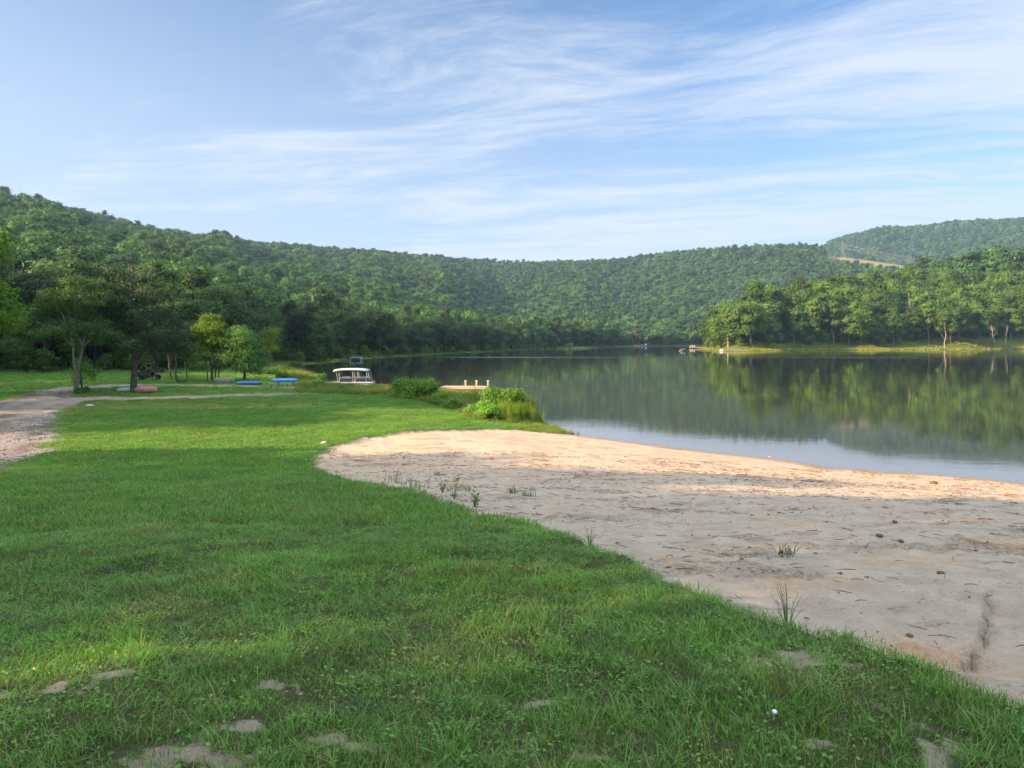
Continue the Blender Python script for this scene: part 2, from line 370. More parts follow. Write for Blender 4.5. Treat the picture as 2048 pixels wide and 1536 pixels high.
# ground material: one node tree for lawn, sand, road, forest floor and clearing
m, nt = newmat('ground'); MAT['ground'] = m
Pg = geo_pos(nt)
nA = NOISE(nt, Pg, .35, 5, .6); nB = NOISE(nt, Pg, 3.0, 6, .65); nC = NOISE(nt, Pg, 22, 5, .7); nD = NOISE(nt, Pg, 90, 3, .7)
streak = NOISE(nt, MAPV(nt, Pg, (.5, 2.6, 1), rot=(0, 0, R(18))), 1.3, 6, .68, .4)
grass = MIX(nt, SS(nt, nB, .35, .68), (.06, .165, .02), (.10, .25, .03))
grass = MIX(nt, M(nt, 'MULTIPLY', SS(nt, nA, .45, .7), .5), grass, (.11, .24, .035))
grass = MIX(nt, M(nt, 'MULTIPLY', SS(nt, nC, .5, .75), .5), grass, (.022, .065, .012))
nearsoil = MIX(nt, SS(nt, nC, .4, .62), (.085, .08, .045), (.05, .095, .022))
dist = nt.nodes.new('ShaderNodeSeparateXYZ'); nt.links.new(Pg, dist.inputs[0])
grass = MIX(nt, SS(nt, dist.outputs[1], 9, 26), nearsoil, grass)
dry = M(nt, 'MULTIPLY', attr(nt, 'dry'), SS(nt, nB, .35, .6))
grass = MIX(nt, dry, grass, (.21, .17, .07))
sandc = MIX(nt, SS(nt, nB, .3, .72), (.47, .40, .31), (.60, .525, .425))
sandc = MIX(nt, M(nt, 'MULTIPLY', SS(nt, streak, .53, .70), .60), sandc, (.27, .19, .125))
sandc = MIX(nt, M(nt, 'MULTIPLY', SS(nt, M(nt, 'MULTIPLY', nC, M(nt, 'ADD', streak, .45)), .56, .70), .8), sandc, (.13, .10, .075))
nE = NOISE(nt, Pg, 260, 2, .7)
sandc = MIX(nt, M(nt, 'MULTIPLY', SS(nt, nD, .52, .72), .45), sandc, (.25, .21, .16))
sandc = MIX(nt, M(nt, 'MULTIPLY', SS(nt, nE, .55, .75), .4), sandc, (.80, .74, .64))
sandc = MIX(nt, M(nt, 'MULTIPLY', attr(nt, 'orange'), SS(nt, nC, .38, .6)), sandc, (.62, .36, .17))
sandc = MIX(nt, attr(nt, 'wet'), sandc, (.20, .155, .11))
sandc = MIX(nt, M(nt, 'MULTIPLY', attr(nt, 'litter'), SS(nt, nC, .36, .56)), sandc, (.10, .075, .05))  # leaf litter, and the painted shade of the gully crack
roadc = MIX(nt, SS(nt, nC, .35, .65), (.22, .195, .17), (.40, .36, .315))
roadc = MIX(nt, M(nt, 'MULTIPLY', SS(nt, nB, .55, .68), .65), roadc, (.10, .085, .075))
roadc = MIX(nt, M(nt, 'MULTIPLY', SS(nt, nA, .52, .66), .5), roadc, (.46, .41, .33))
roadc = MIX(nt, M(nt, 'MULTIPLY', attr(nt, 'rut'), SS(nt, nC, .3, .5)), roadc, (.17, .14, .13))
roadc = MIX(nt, M(nt, 'MULTIPLY', attr(nt, 'verge'), SS(nt, nC, .42, .56)), roadc, (.09, .10, .04))
c = MIX(nt, SS(nt, attr(nt, 'road'), -.25, .35), grass, roadc)
c = MIX(nt, SS(nt, M(nt, 'ADD', attr(nt, 'bare'), M(nt, 'MULTIPLY', M(nt, 'SUBTRACT', nC, .5), 1.6)), -.1, .45), c, (.34, .29, .23))
c = MIX(nt, attr(nt, 'soil'), c, (.045, .035, .022))
c = MIX(nt, SS(nt, attr(nt, 'sand'), .0, .10), c, sandc)
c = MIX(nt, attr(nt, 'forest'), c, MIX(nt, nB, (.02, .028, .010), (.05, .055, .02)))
c = MIX(nt, attr(nt, 'cut'), c, MIX(nt, nB, (.20, .17, .09), (.28, .23, .13)))
hgt = M(nt, 'ADD', M(nt, 'MULTIPLY', nC, .6), M(nt, 'ADD', M(nt, 'MULTIPLY', nD, .25), M(nt, 'MULTIPLY', nB, .9)))
out(nt, principled(nt, c, .95, .12, 0, hgt, .07, 1.0))
# water
m, nt = newmat('water'); MAT['water'] = m
Pg = geo_pos(nt)
r1 = NOISE(nt, MAPV(nt, Pg, (.5, 1.1, 1)), 1.0, 3, .5); r2 = NOISE(nt, MAPV(nt, Pg, (1.5, 3.5, 1)), 1.4, 3, .55)
wind = SS(nt, NOISE(nt, MAPV(nt, Pg, (.0035, .022, 1), rot=(0, 0, R(-4)), loc=(.35, .62, 0)), 1.0, 3, .55), .58, .68)
h = M(nt, 'ADD', M(nt, 'MULTIPLY', r1, .35), M(nt, 'MULTIPLY', r2, .12))
h = M(nt, 'MULTIPLY', h, M(nt, 'MULTIPLY_ADD', wind, 5.0, M(nt, 'MULTIPLY_ADD', SS(nt, NOISE(nt, MAPV(nt, Pg, (.02, .05, 1)), 1, 2), .35, .6), .9, .25)))
b = N(nt, 'ShaderNodeBump'); b.inputs['Strength'].default_value = 1; b.inputs['Distance'].default_value = .012; nt.links.new(h, b.inputs['Height'])
p = nt.nodes.new('ShaderNodeBsdfPrincipled'); nt.links.new(MIX(nt, attr(nt, 'shallow'), (.030, .031, .022), (.105, .115, .125)), p.inputs['Base Color']); p.inputs['IOR'].default_value = 1.42  # near shore: pale sky reflection put into base colour, over the shallows
p.inputs['Specular IOR Level'].default_value = .5; nt.links.new(M(nt, 'MULTIPLY_ADD', wind, .16, .025), p.inputs['Roughness']); nt.links.new(b.outputs[0], p.inputs['Normal'])
out(nt, p.outputs[0])
#GRASSMAT
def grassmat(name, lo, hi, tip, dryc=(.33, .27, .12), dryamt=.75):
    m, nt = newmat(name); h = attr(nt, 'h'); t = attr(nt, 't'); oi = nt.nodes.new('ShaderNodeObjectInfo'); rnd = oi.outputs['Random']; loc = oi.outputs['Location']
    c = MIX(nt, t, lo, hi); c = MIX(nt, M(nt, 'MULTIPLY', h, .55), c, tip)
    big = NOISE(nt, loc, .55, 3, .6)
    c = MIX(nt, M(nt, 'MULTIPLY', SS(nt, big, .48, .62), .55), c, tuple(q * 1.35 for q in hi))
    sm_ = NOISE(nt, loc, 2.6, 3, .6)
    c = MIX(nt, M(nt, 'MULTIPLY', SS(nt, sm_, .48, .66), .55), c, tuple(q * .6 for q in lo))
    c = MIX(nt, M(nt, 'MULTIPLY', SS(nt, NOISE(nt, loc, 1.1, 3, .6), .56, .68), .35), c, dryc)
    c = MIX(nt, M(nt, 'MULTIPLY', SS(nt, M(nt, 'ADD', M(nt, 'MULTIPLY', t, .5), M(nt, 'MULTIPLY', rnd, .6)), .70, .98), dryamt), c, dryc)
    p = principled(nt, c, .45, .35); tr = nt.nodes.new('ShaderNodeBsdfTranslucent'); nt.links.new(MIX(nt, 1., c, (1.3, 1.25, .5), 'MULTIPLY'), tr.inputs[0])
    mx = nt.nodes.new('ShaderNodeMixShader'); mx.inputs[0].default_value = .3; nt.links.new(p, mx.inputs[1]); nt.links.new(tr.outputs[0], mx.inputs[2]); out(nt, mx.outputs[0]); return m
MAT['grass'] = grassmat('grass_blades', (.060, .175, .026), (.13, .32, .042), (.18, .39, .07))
MAT['weed'] = grassmat('weed_leaves', (.05, .13, .03), (.09, .2, .04), (.13, .25, .06), dryamt=.2)
MAT['bankgrass'] = grassmat('bank_grass', (.06, .15, .015), (.15, .26, .03), (.22, .30, .05), (.36, .22, .09), .8)

# ------------------------------------------------------------------ the ground sheet
ang = np.concatenate([np.arange(-180, -60, 2.5), np.arange(-60, -40, 1.0), np.arange(-40, 40, .22), np.arange(40, 60, 1.0), np.arange(60, 180, 2.5)])
rad = [.35]
while rad[-1] < 3300: rad.append(rad[-1] * (1.0105 if rad[-1] < 60 else 1.016) + .004)
rad = np.array(rad); na, nr = len(ang), len(rad)
A, RR = np.meshgrid(np.radians(ang), rad); gx = (RR * np.sin(A)).ravel(); gy = (RR * np.cos(A)).ravel()
gx = np.append(gx, 0.); gy = np.append(gy, 0.)
gz = terrain(gx, gy); s_sand, rd, bare = masks(gx, gy); gr = np.hypot(gx, gy); ga = np.degrees(np.arctan2(gx, gy)); slk = sdf(gx, gy, LAKE)
sandm = (s_sand > 0)
gz = gz - smooth(-.10, .14, s_sand) * .10 * smooth(.5, 7, slk)                                   # beach lies a hand below the turf
nearf = smooth(60, 20, gr)
gz += (fbm(gx * .55, gy * .55, 4, 3) - .5) * .22 * smooth(.5, 4, slk) * smooth(400, 100, gr) * np.where(s_sand > 0, .7, 1.)
gz += (fbm(gx * 3.2, gy * 3.2, 4, 13) - .5) * .075 * smooth(.3, 3, slk) * nearf
gz += smooth(.2, .8, s_sand) * smooth(.5, 4, slk) * nearf * (fbm(gx * 5.5, gy * 7.5, 3, 111) - .5) * .07
gz += smooth(0.1, .6, s_sand) * smooth(.3, 3, slk) * nearf * ((np.abs(fbm(gx * 1.7 + gy, gy * 3.4, 4, 83) - .5)) * -.09 + (fbm(gx * 11, gy * 11, 2, 87) - .5) * .03)
gz += np.where(rd > 0, -(fbm(gx * 2, gy * .8, 3, 23) - .5) * .08, 0)
gd = segdist(gx, gy, GULLY, False); _g = sorted(GULLY, key=lambda p: p[1]); gdx = gx - np.interp(gy, [p[1] for p in _g], [p[0] for p in _g]) - (fbm(gx * 0, gy * 9, 3, 161) - .5) * .10
gin = smooth(_g[0][1] - .25, _g[0][1] + .1, gy) * smooth(_g[-1][1] + .3, _g[-1][1] - .5, gy)
gz -= smooth(-.02, .03, gdx) * np.exp(-np.maximum(gdx, 0) / .35) * .085 * gin
for (cx_, cy_, rx_, ry_, dp) in ((*PW(1930, 1262), .28, .16, .13), (*PW(1868, 1268), .32, .12, .10), (*PW(1800, 1285), .35, .13, .07), (*PW(1720, 1174), .3, .1, .05), (*PW(1960, 1220), .25, .3, .06)):
    gz -= dp * .5 * np.exp(-((gx - cx_) / rx_) ** 2 - ((gy - cy_) / ry_) ** 2)
pgx, pgy = PW(1900, 1300)
orange = np.exp(-((gx - PW(1935, 1290)[0]) / .45) ** 2 - ((gy - PW(1935, 1290)[1]) / .13) ** 2) + .8 * np.exp(-((gx - PW(1820, 1252)[0]) / .6) ** 2 - ((gy - PW(1820, 1252)[1]) / .12) ** 2)
orange = np.clip(orange + smooth(.58, .75, fbm(gx * .8, gy * 2.0, 4, 91)) * .5 + .35 * smooth(14, 26, gy), 0, .85)
litter = np.clip(smooth(.57, .70, fbm(gx * .9 + 4, gy * 2.2, 4, 97)) * .45 + .8 * np.exp(-((gx - PW(1800, 1275)[0]) / .6) ** 2 - ((gy - PW(1800, 1275)[1]) / .2) ** 2) * smooth(.4, .6, fbm(gx * 6, gy * 9, 3, 141)) + .8 * np.exp(-((gdx - .01) / .03) ** 2) * gin * smooth(.35, .5, fbm(gx * 7, gy * 7, 3, 163))  # the gully term paints the crack's shade, the others are leaf litter
                 + .8 * smooth(.9, .1, s_sand) * smooth(.45, .6, fbm(gx * 3, gy * 3, 3, 101)) * smooth(8, 14, gy), 0, 1)
corr = (smooth(CORR[0], CORR[0] + .3, ga) * smooth(CORR[1] + 3, CORR[1] + 2, ga)) * smooth(-82, -72, gr - rr_of(ga)) * smooth(60, 40, gr - rr_of(ga))
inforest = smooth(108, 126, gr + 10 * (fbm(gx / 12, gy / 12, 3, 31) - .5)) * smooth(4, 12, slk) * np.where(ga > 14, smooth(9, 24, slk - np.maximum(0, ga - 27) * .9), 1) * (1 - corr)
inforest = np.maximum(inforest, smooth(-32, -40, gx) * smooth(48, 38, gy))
soil = smooth(-.12, -.02, s_sand) * smooth(.10, .02, s_sand) * smooth(9, 14, gy)
dry = np.clip(np.exp(-((gy - 56 - .05 * gx) / 3.0) ** 2) * smooth(-12, -18, gx) * .9 + smooth(-1.6, -.2, rd) * .6 + smooth(100, 116, gy) * smooth(-30, -36, gx) * smooth(-56, -50, gx) * .9
              + np.where(ga > 14, smooth(300, 380, gr) * .7, 0), 0, 1)
wet = smooth(1.7 + 1.2 * (fbm(gx * .7, gy * .7, 3, 151) - .5), .2, slk) * (slk > 0) * .75 + (slk <= 0) * .8
rut = np.clip(np.exp(-((rd - 1.1) / .35) ** 2) * smooth(.38, .55, fbm(gx * .5, gy * .35, 3, 131)) + smooth(.62, .72, fbm(gx * .35 + 9, gy * .3, 3, 133)), 0, 1) * (rd > 0)
verge = np.clip(smooth(2.0, 2.6, rd) * smooth(.45, .6, fbm(gx * .8, gy * .5, 3, 137)) + smooth(.5, .0, rd) * .7, 0, 1)
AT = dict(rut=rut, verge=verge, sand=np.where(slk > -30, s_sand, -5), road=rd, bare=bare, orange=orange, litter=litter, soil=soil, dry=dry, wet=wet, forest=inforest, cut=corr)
I = np.arange(nr * na).reshape(nr, na)
q = np.stack([I[:-1, :], np.roll(I[:-1, :], -1, 1), np.roll(I[1:, :], -1, 1), I[1:, :]], -1).reshape(-1, 4)[:, ::-1]
ctr = len(gx) - 1
tr = np.stack([np.full(na, ctr), np.roll(I[0], -1), I[0]], -1)
fc_x, fc_y = gx[q].mean(1), gy[q].mean(1)
f_sand = (s_sand[q].mean(1) > .03) & (slk[q].mean(1) > -25) & (gr[q].mean(1) < 90); f_road = (rd[q].mean(1) > .05) & ~f_sand & (gr[q].mean(1) < 130)
f_hill = (gr[q].mean(1) > 330) & (slk[q].mean(1) > 14); f_bed = (slk[q].mean(1) < -1.0) & ~f_sand
def sub(name, mask, extra=None):
    qq = q[mask]; tt = extra if extra is not None else None
    used = np.unique(np.concatenate([qq.ravel()] + ([tt.ravel()] if tt is not None else [])))
    mp = np.full(len(gx), -1, np.int64); mp[used] = np.arange(len(used))
    me = mesh_np(name, np.stack([gx, gy, gz], -1)[used], mp[qq], None if tt is None else mp[tt], {k: v[used] for k, v in AT.items()}, [MAT['ground']], smooth_=True)
    return tag(link(name, me), kind='structure')
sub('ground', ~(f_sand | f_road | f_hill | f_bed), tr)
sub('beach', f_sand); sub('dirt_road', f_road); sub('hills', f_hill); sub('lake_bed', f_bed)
# water
wx = np.concatenate([np.linspace(-140, -4, 30), np.arange(-3, 60, .8), np.linspace(62, 760, 50)]); wy = np.concatenate([np.arange(8, 60, .8), np.linspace(62, 760, 60)]); WX, WY = np.meshgrid(wx, wy)
Iw = np.arange(WX.size).reshape(WX.shape); wsd = -sdf(WX.ravel(), WY.ravel(), LAKE); shore_sheen = smooth(9, 0, wsd) * (WY.ravel() < 50); wq = np.stack([Iw[:-1, :-1], Iw[:-1, 1:], Iw[1:, 1:], Iw[1:, :-1]], -1).reshape(-1, 4)  # mask of the shore band with the painted sky reflection
tag(link('lake_water', mesh_np('lake_water', np.stack([WX.ravel(), WY.ravel(), np.zeros(WX.size)], -1), wq, attrs=dict(shallow=shore_sheen), mats=[MAT['water']])), kind='structure')
# surface height lookup used to stand things on the ground (same noise terms as the sheet)
def gsurf(x, y):
    x = np.atleast_1d(np.asarray(x, float)); y = np.atleast_1d(np.asarray(y, float))
    z = terrain(x, y); sl_ = sdf(x, y, LAKE); r = np.hypot(x, y); ss, rd_, _ = masks(x, y)
    z = z - smooth(-.10, .14, ss) * .10 * smooth(.5, 7, sl_)
    z += (fbm(x * .55, y * .55, 4, 3) - .5) * .22 * smooth(.5, 4, sl_) * smooth(400, 100, r) * np.where(ss > 0, .7, 1.)
    z += (fbm(x * 3.2, y * 3.2, 4, 13) - .5) * .075 * smooth(.3, 3, sl_) * smooth(60, 20, r)
    return z
def G(x, y): return float(gsurf(x, y)[0])

# ------------------------------------------------------------------ foliage
def leaf_quads(C, Nn, size, rg, aspect=.6, tilt=.7):
    n = len(C); Nn = Nn + rg.normal(0, tilt, (n, 3)); Nn /= np.linalg.norm(Nn, axis=1, keepdims=True) + 1e-9
    rv = rg.normal(0, 1, (n, 3)); Tn = np.cross(Nn, rv); Tn /= np.linalg.norm(Tn, axis=1, keepdims=True) + 1e-9; Bn = np.cross(Nn, Tn)
    s = (size * rg.uniform(.6, 1.35, n))[:, None]
    V = np.stack([C - Tn * s, C + Bn * s * aspect - Tn * s * .1, C + Tn * s, C - Bn * s * aspect + Tn * s * .15], 1).reshape(-1, 3)
    Q = np.arange(n * 4).reshape(n, 4); t = np.repeat(rg.uniform(0, 1, n), 4); return V, Q, t
def crown(lobes, clumps, per, csize, lsize, rg, flat=.7, under=-.45, aspect=.6, shell=.22, core=.12, tilt=.7):
    L = np.array(lobes, float); area = (L[:, 3] * L[:, 4] + L[:, 3] * L[:, 5]); idx = rg.choice(len(L), clumps, p=area / area.sum())
    d = rg.normal(0, 1, (clumps, 3)); d /= np.linalg.norm(d, axis=1, keepdims=True)
    bad = d[:, 2] < under; d[bad, 2] *= -1
    rf = 1 - np.abs(rg.normal(0, shell, clumps)); rf = np.where(rg.random(clumps) < core, rg.uniform(.3, .8, clumps), rf)
    C = L[idx, :3] + d * L[idx, 3:6] * rf[:, None]
    k = rg.poisson(per, clumps) + 1; ci = np.repeat(np.arange(clumps), k); n = len(ci)
    off = rg.normal(0, 1, (n, 3)) * np.array([csize, csize, csize * flat]) * rg.uniform(.5, 1.2, clumps)[ci][:, None]
    nn = d[ci] + off / csize * .5 + np.array([0, 0, .25])
    V, Q, t = leaf_quads(C[ci] + off, nn, lsize, rg, aspect, tilt)
    ct = rg.uniform(0, 1, clumps)[ci]; t = .45 * t + .55 * np.repeat(ct, 4)
    return V, Q, t
def dome_lobes(rg, h, r, z0, n=14, lean=0, top=.5):
    out_ = [(0, 0, z0 + (h - z0) * .5, r * .62, r * .62, (h - z0) * .46)]
    for i in range(n):
        a = rg.uniform(0, 6.28); f = rg.uniform(0, 1); zc = z0 + (h - z0) * (.12 + .74 * f)
        w_ = math.sqrt(max(.05, 1 - ((f - .38) / .72) ** 2)); rad_ = r * w_ * rg.uniform(.45, .78)
        q_ = r * rg.uniform(.28, .44)
        out_.append((rad_ * math.cos(a), rad_ * math.sin(a), zc, q_, q_, q_ * rg.uniform(.6, .85)))
    return out_
def limbs(mb, rg, h, r0, targets, base=(0, 0, 0), split=.25, n=7, lean=(0, 0)):
    b = Vector(base); top = Vector((base[0] + lean[0], base[1] + lean[1], h))
    pts = [b + (top - b) * f + Vector((rg.normal(0, .012 * h), rg.normal(0, .012 * h), 0)) * (f > 0) for f in (0, .15, .35, .55, .75, 1)]
    mb.tube([pts[0] - Vector((0, 0, .3))] + pts, [r0 * 1.5, r0 * 1.15, r0 * .95, r0 * .8, r0 * .6, r0 * .4, r0 * .12], n)
    for t in targets:
        t = Vector(t); f = min(max(split, (t.z - base[2]) / (h - base[2]) - .28), .85); i = min(int(f * 5), 4)
        st = b + (top - b) * f; mid = st.lerp(t, .5) + Vector((0, 0, (t - st).length * -.03)) + Vector(rg.normal(0, .05 * (t - st).length, 3))
        rr_ = r0 * .45 * (1 - f * .5); mb.tube([st, mid, t], [rr_, rr_ * .6, rr_ * .15], max(4, n - 2), False)
    return mb
def mb_np(mb):
    V = np.array([tuple(v) for v in mb.V]); Q = np.array([f for f in mb.F if len(f) == 4]); return V, Q
def combine(parts):                                        # parts of (V, Q, t, matindex)
    Vs, Qs, ts, ms = [], [], [], []; n = 0
    for V, Q, t, m_ in parts:
        Vs.append(V); Qs.append(Q + n); ts.append(t); ms.append(np.full(len(Q), m_)); n += len(V)
    return np.concatenate(Vs), np.concatenate(Qs), np.concatenate(ts), np.concatenate(ms)
def scatter(name, protos, pts, rots, scls, mats, label=None, cat=None, pick=None):
    """one stuff object: prototypes and points live in its own mesh, a node group instances one on the other"""
    V, Q, T, Mi, PR, Hh = [], [], [], [], [], []; n = 0
    for k, p_ in enumerate(protos):
        V.append(p_[0]); Q.append(p_[1] + n); T.append(p_[2]); Mi.append(p_[3]); PR.append(np.full(len(p_[0]), k + 1)); n += len(p_[0])
        Hh.append(p_[4] if len(p_) > 4 else np.zeros(len(p_[0])))
    npnt = len(pts); V.append(pts); T.append(np.zeros(npnt)); PR.append(np.zeros(npnt, int)); Hh.append(np.zeros(npnt))
    z3 = np.zeros((n, 3)); pk = rng.integers(0, len(protos), npnt) if pick is None else pick
    me = mesh_np(name, np.concatenate(V), np.concatenate(Q), None,
                 dict(t=np.concatenate(T), h=np.concatenate(Hh), proto=np.concatenate(PR).astype(int), rot=np.concatenate([z3, rots]), scl=np.concatenate([z3 + 1, scls]), pick=np.concatenate([np.zeros(n, int), pk]).astype(int)),
                 mats, np.concatenate(Mi))
    o = link(name, me)
    g = bpy.data.node_groups.new(name, 'GeometryNodeTree')
    g.interface.new_socket('Geometry', in_out='INPUT', socket_type='NodeSocketGeometry'); g.interface.new_socket('Geometry', in_out='OUTPUT', socket_type='NodeSocketGeometry')
    gi = g.nodes.new('NodeGroupInput'); go = g.nodes.new('NodeGroupOutput')
    def named(nm, dt):
        a = g.nodes.new('GeometryNodeInputNamedAttribute'); a.data_type = dt; a.inputs[0].default_value = nm; return a.outputs[0]
    pr = named('proto', 'INT')
    def sepg(k):
        c_ = g.nodes.new('FunctionNodeCompare'); c_.data_type = 'INT'; c_.operation = 'EQUAL'; g.links.new(pr, c_.inputs[2]); c_.inputs[3].default_value = k
        s_ = g.nodes.new('GeometryNodeSeparateGeometry'); s_.domain = 'POINT'; g.links.new(gi.outputs[0], s_.inputs[0]); g.links.new(c_.outputs[0], s_.inputs[1]); return s_.outputs[0]
    iop = g.nodes.new('GeometryNodeInstanceOnPoints'); g.links.new(sepg(0), iop.inputs['Points'])
    if len(protos) == 1: g.links.new(sepg(1), iop.inputs['Instance'])
    else:
        j = g.nodes.new('GeometryNodeJoinGeometry')
        for k in range(len(protos)):
            gt = g.nodes.new('GeometryNodeGeometryToInstance'); g.links.new(sepg(k + 1), gt.inputs[0]); g.links.new(gt.outputs[0], j.inputs[0])
        g.links.new(j.outputs[0], iop.inputs['Instance']); iop.inputs['Pick Instance'].default_value = True
        g.links.new(named('pick', 'INT'), iop.inputs['Instance Index'])
    g.links.new(named('rot', 'FLOAT_VECTOR'), iop.inputs['Rotation']); g.links.new(named('scl', 'FLOAT_VECTOR'), iop.inputs['Scale'])
    g.links.new(iop.outputs[0], go.inputs[0])
    md = o.modifiers.new('scatter', 'NODES'); md.node_group = g
    return tag(o, label, cat, kind='stuff')

# prototypes: tree = (trunk mesh, crown mesh)
def tree_proto(kind, seed, mats, clumps, per, csize, lsize):
    rg = np.random.default_rng(seed); mb = MB()
    if kind == 'full':
        h, r, z0 = 15 * rg.uniform(.92, 1.08), 5.2, 2.4; L = dome_lobes(rg, h, r, z0, 16); kw = {}
    elif kind == 'tall':
        h, r, z0 = 17, 3.6, 6.5; L = dome_lobes(rg, h, r, z0, 14); kw = {}
    elif kind == 'young':
        h, r, z0 = 10, 2.3, 3.2; L = dome_lobes(rg, h, r, z0, 11); L[0] = (0, 0, 6.4, .9, .9, 2.6); kw = dict(core=.05)
    elif kind == 'bushy':
        h, r, z0 = 11, 4.4, .6; L = dome_lobes(rg, h, r, z0, 18); kw = dict(under=-.8)
    elif kind == 'pine':
        h, r, z0 = 18, 3.6, 7.0; L = []
        for i in range(22):
            f = (i + .5) / 22; a = i * 2.4; rr_ = r * (1.05 - f) ** .7 * rg.uniform(.4, .8); q_ = rg.uniform(.9, 1.5)
            L.append((rr_ * math.cos(a), rr_ * math.sin(a), z0 + (h - z0) * f, q_, q_, .45))
        kw = {}
    limbs(mb, rg, h * .93, {'full': .24, 'tall': .22, 'young': .11, 'bushy': .16, 'pine': .22}[kind], [l[:3] for l in L[1:11]], lean=(rg.normal(0, .5), rg.normal(0, .3)))
    V, Q, t = crown(L, clumps, per, csize, lsize, rg, tilt=.42, **kw)
    return mb_np(mb), (V, Q, t), (kind, h)
def as_one(p):
    (tv, tq), (V, Q, t), _ = p; v, q_, tt, mi = combine([(tv, tq, np.zeros(len(tv)), 1), (V, Q, t, 0)]); return v, q_, tt, mi
def as_meshes(p, leaf, bark, nm='tree'):
    (tv, tq), (V, Q, t), _ = p
    return mesh_np(nm + '_trunk', tv, tq, mats=[MAT[bark]], smooth_=True), mesh_np(nm + '_crown', V, Q, attrs=dict(t=t), mats=[MAT[leaf]])

# forest positions
def jgrid(x0, x1, y0, y1, sp):
    X, Y = np.meshgrid(np.arange(x0, x1, sp), np.arange(y0, y1, sp)); X = X.ravel() + rng.uniform(-.42, .42, X.size) * sp; Y = Y.ravel() + rng.uniform(-.42, .42, Y.size) * sp
    return X, Y
def forest_ok(x, y):
    r = np.hypot(x, y); a = np.degrees(np.arctan2(x, y)); s = sdf(x, y, LAKE)
    edge = 122 + 9 * (fbm(x / 12, y / 12, 3, 31) - .5)
    ok = (r > edge) & (s > np.where(a < 14, 2.2, 5)) & (a > -70) & (a < 41)
    tip = (a > 14) & (s < 9 + np.maximum(0, a - 28) * .7) & (x > 118) & (y < 560)
    ok &= ~tip
    rel = r - rr_of(a)
    ok &= ~((a > CORR[0]) & (a < CORR[1] + 2.5) & (rel > -80) & (rel < 60) & (r < 2000))
    ok &= ~((np.abs(a - _az(1150)) < 1.5) & (s < 16) & (r > 420) & (r < 520))       # small open bank on the far shore
    return ok, r, a, s
trees_ind = []
# near zone
X, Y = jgrid(-420, 520, 60, 700, 6.6); ok, r, a, s = forest_ok(X, Y); ok &= (r < 620) & ((a < 14) | (r > 380))
X, Y, r, a, s = X[ok], Y[ok], r[ok], a[ok], s[ok]
vis = (a > -37.5) & (a < 37.5)
frontL = vis & (a < 14) & ((s < 17) | (r < 138)) & (r < 520); frontR = vis & (a >= 14) & (s < 32 + np.maximum(0, a - 27) * 3) & (r < 560)
score = np.where(frontL | frontR, 1 / r, 0)
NL = np.where(frontL)[0]; NL = NL[np.argsort(r[NL])][:150]; NR = np.where(frontR)[0]; NR = NR[np.argsort(s[NR])][:125]
ind = np.zeros(len(X), bool); ind[NL] = True; ind[NR] = True
# prototypes for single trees (a few shapes, shared meshes)
PM = {}
for k_, kind, seed, leaf, bark, cl, per, cs, ls in (('L0', 'full', 1, 'leaf_mid', 'bark', 620, 13, .55, .20), ('L1', 'full', 2, 'leaf_mid', 'bark', 620, 13, .55, .20), ('L2', 'tall', 3, 'leaf_mid', 'bark_pale', 480, 13, .5, .20),
        ('L3', 'bushy', 4, 'leaf_mid', 'bark', 560, 13, .5, .20), ('L4', 'pine', 5, 'needle', 'bark', 420, 12, .5, .17),
        ('R0', 'full', 11, 'leaf_right', 'bark_pale', 420, 9, .6, .32), ('R1', 'full', 12, 'leaf_right', 'bark_pale', 420, 9, .6, .32), ('R2', 'tall', 13, 'leaf_right', 'bark_pale', 360, 9, .55, .32),
        ('R3', 'young', 14, 'leaf_young', 'bark_pale', 240, 9, .4, .26), ('R4', 'bushy', 15, 'leaf_right', 'bark', 380, 9, .5, .3), ('R5', 'pine', 16, 'needle', 'bark_pale', 260, 9, .5, .3)):
    p_ = tree_proto(kind, seed, None, cl, per, cs, ls); PM[k_] = (as_meshes(p_, leaf, bark), p_)
used = {}
def plant(key, x, y, scale, label, group=None, name='deciduous_tree', sx=1.0, cat='tree', rz=None, crown_label=None):
    rz = random.uniform(0, 6.28) if rz is None else rz
    t = thing(name, label, cat, (x, y, G(x, y) - .05), rz, group); t.scale = (scale * sx, scale * sx, scale)
    if key in used:
        a_, b_ = used[key]; a2 = a_.copy(); b2 = b_.copy(); col.objects.link(a2); col.objects.link(b2); a2.parent = t; b2.parent = t
    else:
        (tm, cm), _ = PM[key]; used[key] = (link('trunk', tm, t), link('crown', cm, t))
    return t
SECT = [(-22, 'dark green leafy tree in the shaded wood behind the lawn and utility cart', 'trees of the shaded wood behind the lawn'),
        (-11, 'dark green tree in the shaded wood on the left shore beyond the pontoon boat', 'trees of the shaded left shore beyond the boat'),
        (14, 'green tree in the front row on the far shore of the lake', 'front row trees on the far shore')]
